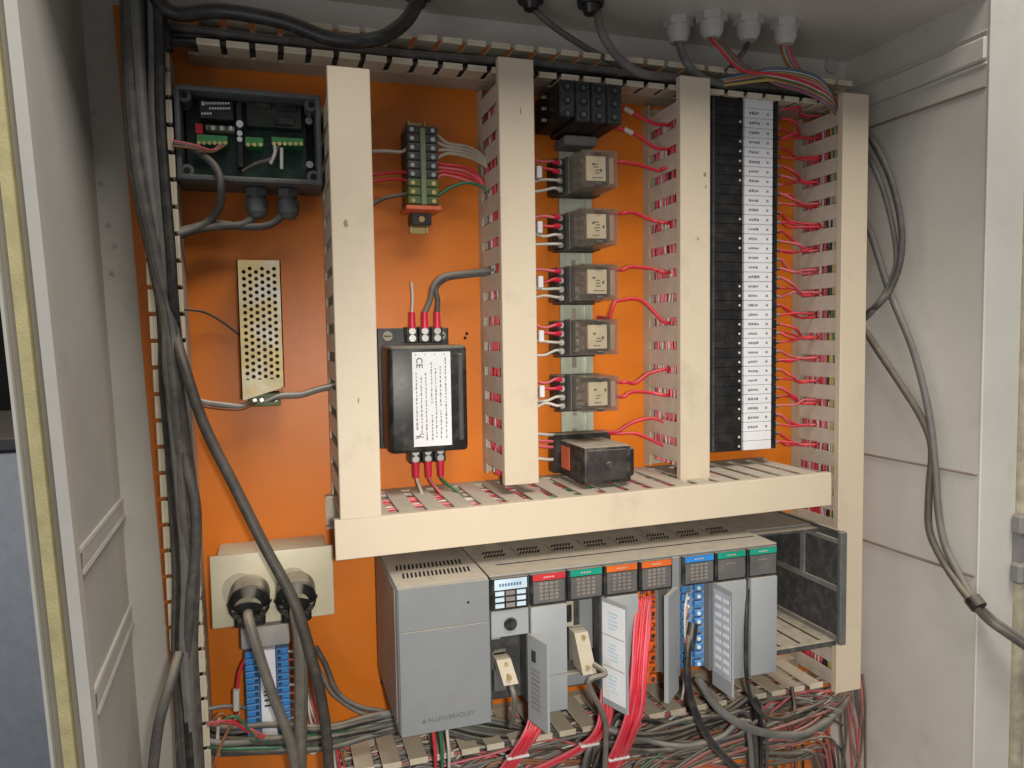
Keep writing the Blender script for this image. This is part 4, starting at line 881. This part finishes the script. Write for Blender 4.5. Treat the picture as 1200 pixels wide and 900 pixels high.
for k in range(6):
    o_ = (k-2.5)
    wire([GL[3]+Vector((o_*.0013, 0, 0)), at(922+o_*2, 62, y=-.07), at(930+o_*2, 78, y=-.068), at(945+o_*1.5, 92, y=-.068), at(965+o_, 108, y=-.066), (.532, -.062, .242)], .0016, pal[(k+3) % 8], 'wire', pn[(k+3) % 8]+' wire from the last white ceiling gland dropping into the right duct', 'wire')
for k in range(11):
    o_ = (k-5)*.8; m = [m_lgrey, m_blue, m_white, m_lgrey, m_yellow, m_red, m_white, m_pink, m_grey, m_green, m_yellow][k]; nm = ['light grey', 'blue', 'dull white', 'pale grey', 'yellow', 'red', 'white', 'pink', 'dark grey', 'green', 'ochre'][k]
    wire([at(838, 98+o_*.8, y=-.050), at(870, 92+o_*1.2, y=-.062), at(905, 87+o_*1.6, y=-.07), at(940, 92+o_*2, y=-.072), at(965, 105+o_*2, y=-.07), (.528, -.064, .243-.0014*k), (.534, -.060, .22)], .0020, m, 'wire', nm+' wire arching from the top duct into the top of the right duct', 'wire')
wire([GL[2], at(872, 60, y=-.05), at(850, 85, y=-.045), at(820, 98, y=-.04)], .0030, m_lgrey, 'cable', 'thin grey cable from the third white ceiling gland back into the top duct', 'cable')
p = at(973, 78, y=YB); o = MB().cyl((p.x, YB-.004, p.z), (p.x, YB, p.z), .009, n=24).build('hole_plug', m_gland); tag(o, 'round white hole plug on the cabinet back wall', 'hole plug')

# ------------------------------------------------------------------ cables on the right wall
W = lambda u, v, d=.008: at(u, v, x=XR-d)
cb = lambda pts, r, m, label: wire(pts, r, m, 'cable', label, 'cable', n=10, sub=8)
cb([at(1004, 138, y=.01), W(1022, 165, .02), W(1042, 205, .02), W(1055, 255, .018), W(1056, 300, .018), W(1044, 338, .02), W(1024, 362, .03), at(1002, 374, y=-.01)], .0035, m_grey, 'dark grey cable looping in a wide arc beside the right duct')
cb([at(1004, 160, y=.01), W(1019, 185, .02), W(1036, 225, .02), W(1048, 275, .016), W(1050, 312, .016), W(1038, 343, .02), W(1020, 368, .03), at(1002, 382, y=-.01)], .0028, m_lgrey, 'light grey cable following inside the looped dark cable')
cb([at(1002, 235, y=-.0), W(1021, 275), W(1042, 340), W(1070, 410), W(1088, 480), W(1096, 545), W(1100, 600), W(1108, 640), W(1125, 675, .010), W(1142, 703, .012), at(1160, 722, y=-.198), at(1180, 737, y=-.206), at(1225, 768, y=-.216)], .0036, m_lgrey, 'light grey cable hanging by the right wall and leaving over the front edge')
cb([at(1002, 366, y=-.0), W(1025, 405), W(1055, 450), W(1080, 490), W(1092, 525), W(1089, 575), W(1089, 620), W(1102, 652), W(1121, 682, .014), W(1140, 707, .018), at(1158, 727, y=-.202), at(1180, 743, y=-.212), at(1225, 774, y=-.222)], .0036, m_tan, 'brownish grey cable hanging by the right wall and leaving over the front edge')
p, q = W(1139, 701, .015), W(1148, 712, .015)
o = MB().cyl(p, q, .0078, n=14).build('cable_tie', m_bcable); tag(o, 'black tape tie holding the two cables at the right front edge', 'cable tie')

# ------------------------------------------------------------------ wiring under the rack
random.seed(21)
def redbundle(label, pts, n, wd, ties):
    b = thing('red_wire_bundle', pts[-1], label, 'wire bundle')
    for k in range(n):
        o_ = (k-(n-1)/2)/n*wd
        P = [Vector(p)+Vector((o_*(.85+.3*j/len(pts)), rnd(-.0015, .0015)+(k % 2)*.0016, 0)) for j, p in enumerate(pts)]
        MB().tube(P, .00125, 6, 0, 6).build('wire', m_red if k % 5 else m_pink, b)
    for (i, t) in ties:
        c = Vector(pts[i]); MB().box(c.x-wd/2-.001, c.x+wd/2+.002, c.y-.0032, c.y+.0036, c.z-.0012, c.z+.0012, 0, .0006).build('tie', m_tie, b)
redbundle('red wire bundle coming out below the open processor door', [at(634, 800, y=-.135), at(630, 840, y=-.140), at(622, 862, y=-.143), at(606, 886, y=-.13), at(585, 915, y=-.11)], 12, .018, [(3, 0)])
redbundle('red wire bundle below the white-labelled open door', [at(712, 800, y=-.132), at(710, 835, y=-.138), at(705, 856, y=-.138), at(690, 872, y=-.125), at(660, 888, y=-.105), at(620, 906, y=-.09)], 12, .016, [(3, 0)])
redbundle('red wire bundle rising to the orange-header terminals', [at(757, 700, y=-.1460), at(753, 735, y=-.160), at(749, 790, y=-.172), at(745, 830, y=-.170), at(736, 860, y=-.16), at(724, 888, y=-.145), at(705, 920, y=-.12)], 14, .018, [(5, 0)])
# stripped fan of orange-red leads at the top of that bundle
for k in range(8):
    z = LZ-.006-k*.010; wire([(mx(4)+.0085+.011*(k % 2), -.1425, z), (mx(4)+.012, -.147, z-.004), (mx(4)+.0100, -.1485, z-.012)], .0011, m_horg, 'wire', 'short orange lead at the terminals of the orange-header module', 'wire', 'orange leads on module terminals')
# cords from modules
wire([at(810, 738, y=-.147), at(806, 760, y=-.155), at(806, 800, y=-.158), at(815, 835, y=-.155), at(835, 872, y=-.14), at(868, 905, y=-.12)], .0036, m_bcable, 'cable', 'thick black cord hanging from the blue screw terminals', 'cable', n=10)
o = MB().cyl(at(812, 730, y=-.147), at(808, 762, y=-.154), .0052, .0045, n=12).build('cord_sleeve', m_black); tag(o, 'black strain sleeve where the cord meets the blue terminals', 'sleeve')
wire([at(876, 690, y=-.152), at(874, 760, y=-.158), at(876, 800, y=-.158), at(885, 828, y=-.15), at(905, 842, y=-.13), at(930, 836, y=-.11), at(928, 805, y=-.095)], .0020, m_bcable, 'cable', 'thin black cord looping down between the last two modules', 'cable', n=8)
wire([at(818, 795, y=-.13), at(840, 828, y=-.135), at(870, 850, y=-.13), at(905, 860, y=-.115), at(945, 858, y=-.095), at(985, 830, y=-.06), at(1003, 790, y=-.04)], .0042, m_lgrey, 'cable', 'thick light grey cable sweeping under the last modules to the right duct', 'cable', n=10)
for k in range(3):
    c = Vector(at(508+k*8, 858, y=-.10)); wire([c+Vector((0, 0, .012)), c, c+Vector((.001, -.002, -.02)), c+Vector((.003, .01, -.05))], .0016, (m_red, m_green, m_white)[k], 'wire', ('red', 'green', 'white')[k]+' wire dropping from the underside of the power supply', 'wire')
# black and grey cables wandering in the open bottom duct
def run(n, umin, umax, vmid, amp, y0, y1, mats, r, label, group, seed, rise=0., cat='wire', name='wire'):
    random.seed(seed)
    for k in range(n):
        m, nm = random.choice(mats); y = rnd(y0, y1); ph = rnd(0, 6.28); a = amp*rnd(.4, 1.); c = 7; off = rnd(-1, 1)*amp
        us = umin+rnd(0, .15)*(umax-umin); ue = umax-rnd(0, .15)*(umax-umin)
        pts = []
        for j in range(c):
            q = j/(c-1); u = us+(ue-us)*q
            pts.append(at(u, vmid(u)+off+a*math.sin(ph+q*5.0)+rise*q*q, y=y+rnd(-.008, .008)))
        pts = [at(us-rnd(10, 40), 940, y=y)]+pts+[at(ue+rnd(0, 14), 945, y=y*.8)]
        wire(pts, r*rnd(.8, 1.2), m, name, nm+' '+label, cat, nm+' '+group)
vm = lambda u: 892-(u-560)*.13
BK = [(m_bcable, 'black'), (m_grey, 'dark grey'), (m_bcable, 'black'), (m_lgrey, 'light grey')]
CO = [(m_pinkd, 'dusty red'), (m_grey, 'dark grey'), (m_white, 'white'), (m_tan, 'tan'), (m_lgrey, 'grey'), (m_pinkd, 'dusty red'), (m_lgrey, 'grey'), (m_brown, 'brown'), (m_green, 'green'), (m_pinkd, 'dusty red'), (m_tan, 'tan'), (m_bcable, 'black'), (m_grey, 'dark grey'), (m_yellow, 'yellow')]
run(9, 690, 900, lambda u: vm(u)-5, 16, -.125, -.085, BK, .0024, 'thin cable tangled in front of the open bottom duct', 'cables tangled at the bottom duct', 31, cat='cable', name='cable')
run(12, 560, 960, lambda u: vm(u)+13, 9, -.085, -.03, CO, .0014, 'wire lying in the open bottom duct', 'wires in the bottom duct', 32)
run(16, 740, 985, lambda u: 895-(u-740)*.10, 12, -.10, -.04, CO, .0015, 'wire bunched at the right end of the bottom duct', 'wires at right end of bottom duct', 33)
random.seed(34)
for k in range(22):
    m, nm = random.choice(CO); q = k/21
    u0 = 800+rnd(-40, 40); v0 = 890+rnd(-14, 14); y = rnd(-.105, -.05)
    wire([at(u0-90, 945, y=y), at(u0, v0, y=y), at(880+rnd(-10, 10), 882-q*26+rnd(-4, 4), y=y), at(940+rnd(-8, 8), 868-q*34+rnd(-4, 4), y=y*.95), at(975+rnd(-5, 6), 838-q*20+rnd(-6, 6), y=-.06), at(998+rnd(-8, 8), 800-rnd(0, 10), y=-.045), at(1000+rnd(-6, 8), 770, y=-.035)], rnd(.0012, .0018), m, 'wire', nm+' wire sweeping up from the bottom duct into the right duct foot', 'wire', nm+' wires sweeping into the right duct')
for k in range(9):
    m, nm = random.choice(CO[:5]); u = 985+k*3.6
    wire([at(u-3, 790, y=-.05), at(u, 820, y=-.055), at(u+rnd(-4, 8), 860, y=-.05), at(u+rnd(-8, 14), 925, y=-.045)], .0014, m, 'wire', nm+' wire hanging below the foot of the right duct', 'wire', nm+' wires below right duct')
# left part: bundle passing under the blue block and behind the power supply
random.seed(41)
for k in range(11):
    m, nm = ((m_grey, 'dark grey'), (m_lgrey, 'light grey'), (m_bcable, 'black'), (m_green, 'green'), (m_grey, 'dark grey'))[k % 5]
    o_ = k-5
    wire([at(222, 858+o_*4, y=-.05), at(262, 868+o_*3, y=-.045+rnd(-.01, .01)), at(320, 866+o_*3+rnd(-3, 3), y=-.045+rnd(-.012, .01)), at(385, 862+o_*2.6+rnd(-4, 4), y=-.055+rnd(-.012, .01)), at(440, 848+o_*2.2+rnd(-3, 3), y=-.06), at(500, 842+o_*2, y=-.06), at(590, 858+o_*2.5, y=-.06), (.20+.01*k, -.05, -.412+rnd(-.008, .002)), (.34+.012*k, -.045, -.42+rnd(-.01, .004))], .0028 if k % 5 != 3 else .0017, m, 'cable', nm+' cable running level below the blue terminal block towards the rack', 'cable', nm+' cables below the blue block')
wire([at(370, 758, y=-.02), at(382, 780, y=-.02), at(396, 812, y=-.025), at(420, 828, y=-.03), at(450, 834, y=-.035)], .0026, m_grey, 'cable', 'dark grey cable curving across the orange panel left of the rack', 'cable')
wire([at(365, 765, y=-.016), at(378, 792, y=-.018), at(392, 815, y=-.022), at(425, 836, y=-.03), at(460, 842, y=-.035)], .0020, m_lgrey, 'cable', 'light grey thin cable curving beside the dark one left of the rack', 'cable')
for k in range(4):
    wire([at(362+k*3, 770+k*8, y=-.03), at(368+k*4, 810+k*6, y=-.035), at(378+k*4, 850, y=-.04), at(385+k*5, 880, y=-.045), at(390+k*6, 920, y=-.05)], .0013, (m_pink, m_white, m_red, m_brown)[k], 'wire', ('faded red', 'white', 'red', 'brown')[k]+' thin wire hanging between the plug cords and the rack', 'wire')
random.seed(43)
for k in range(4):
    wire([at(243+k*4, 850, y=-.06), at(252+k*8, 846-rnd(0, 14), y=-.06), at(275+k*8, 848+k*5, y=-.055), at(302+k*4, 858+k*4, y=-.055), at(330, 872+k*4, y=-.05)], .0012, (m_pink, m_brown, m_red, m_green)[k], 'wire', ('faded red', 'brown', 'red', 'green')[k]+' thin wire curling at the foot of the blue terminal block', 'wire')
wire([at(257, 842, y=-.05), at(255, 862, y=-.052), at(256, 885, y=-.05)], .0017, m_white, 'wire', 'short white wire end standing up beside the left duct foot', 'wire')
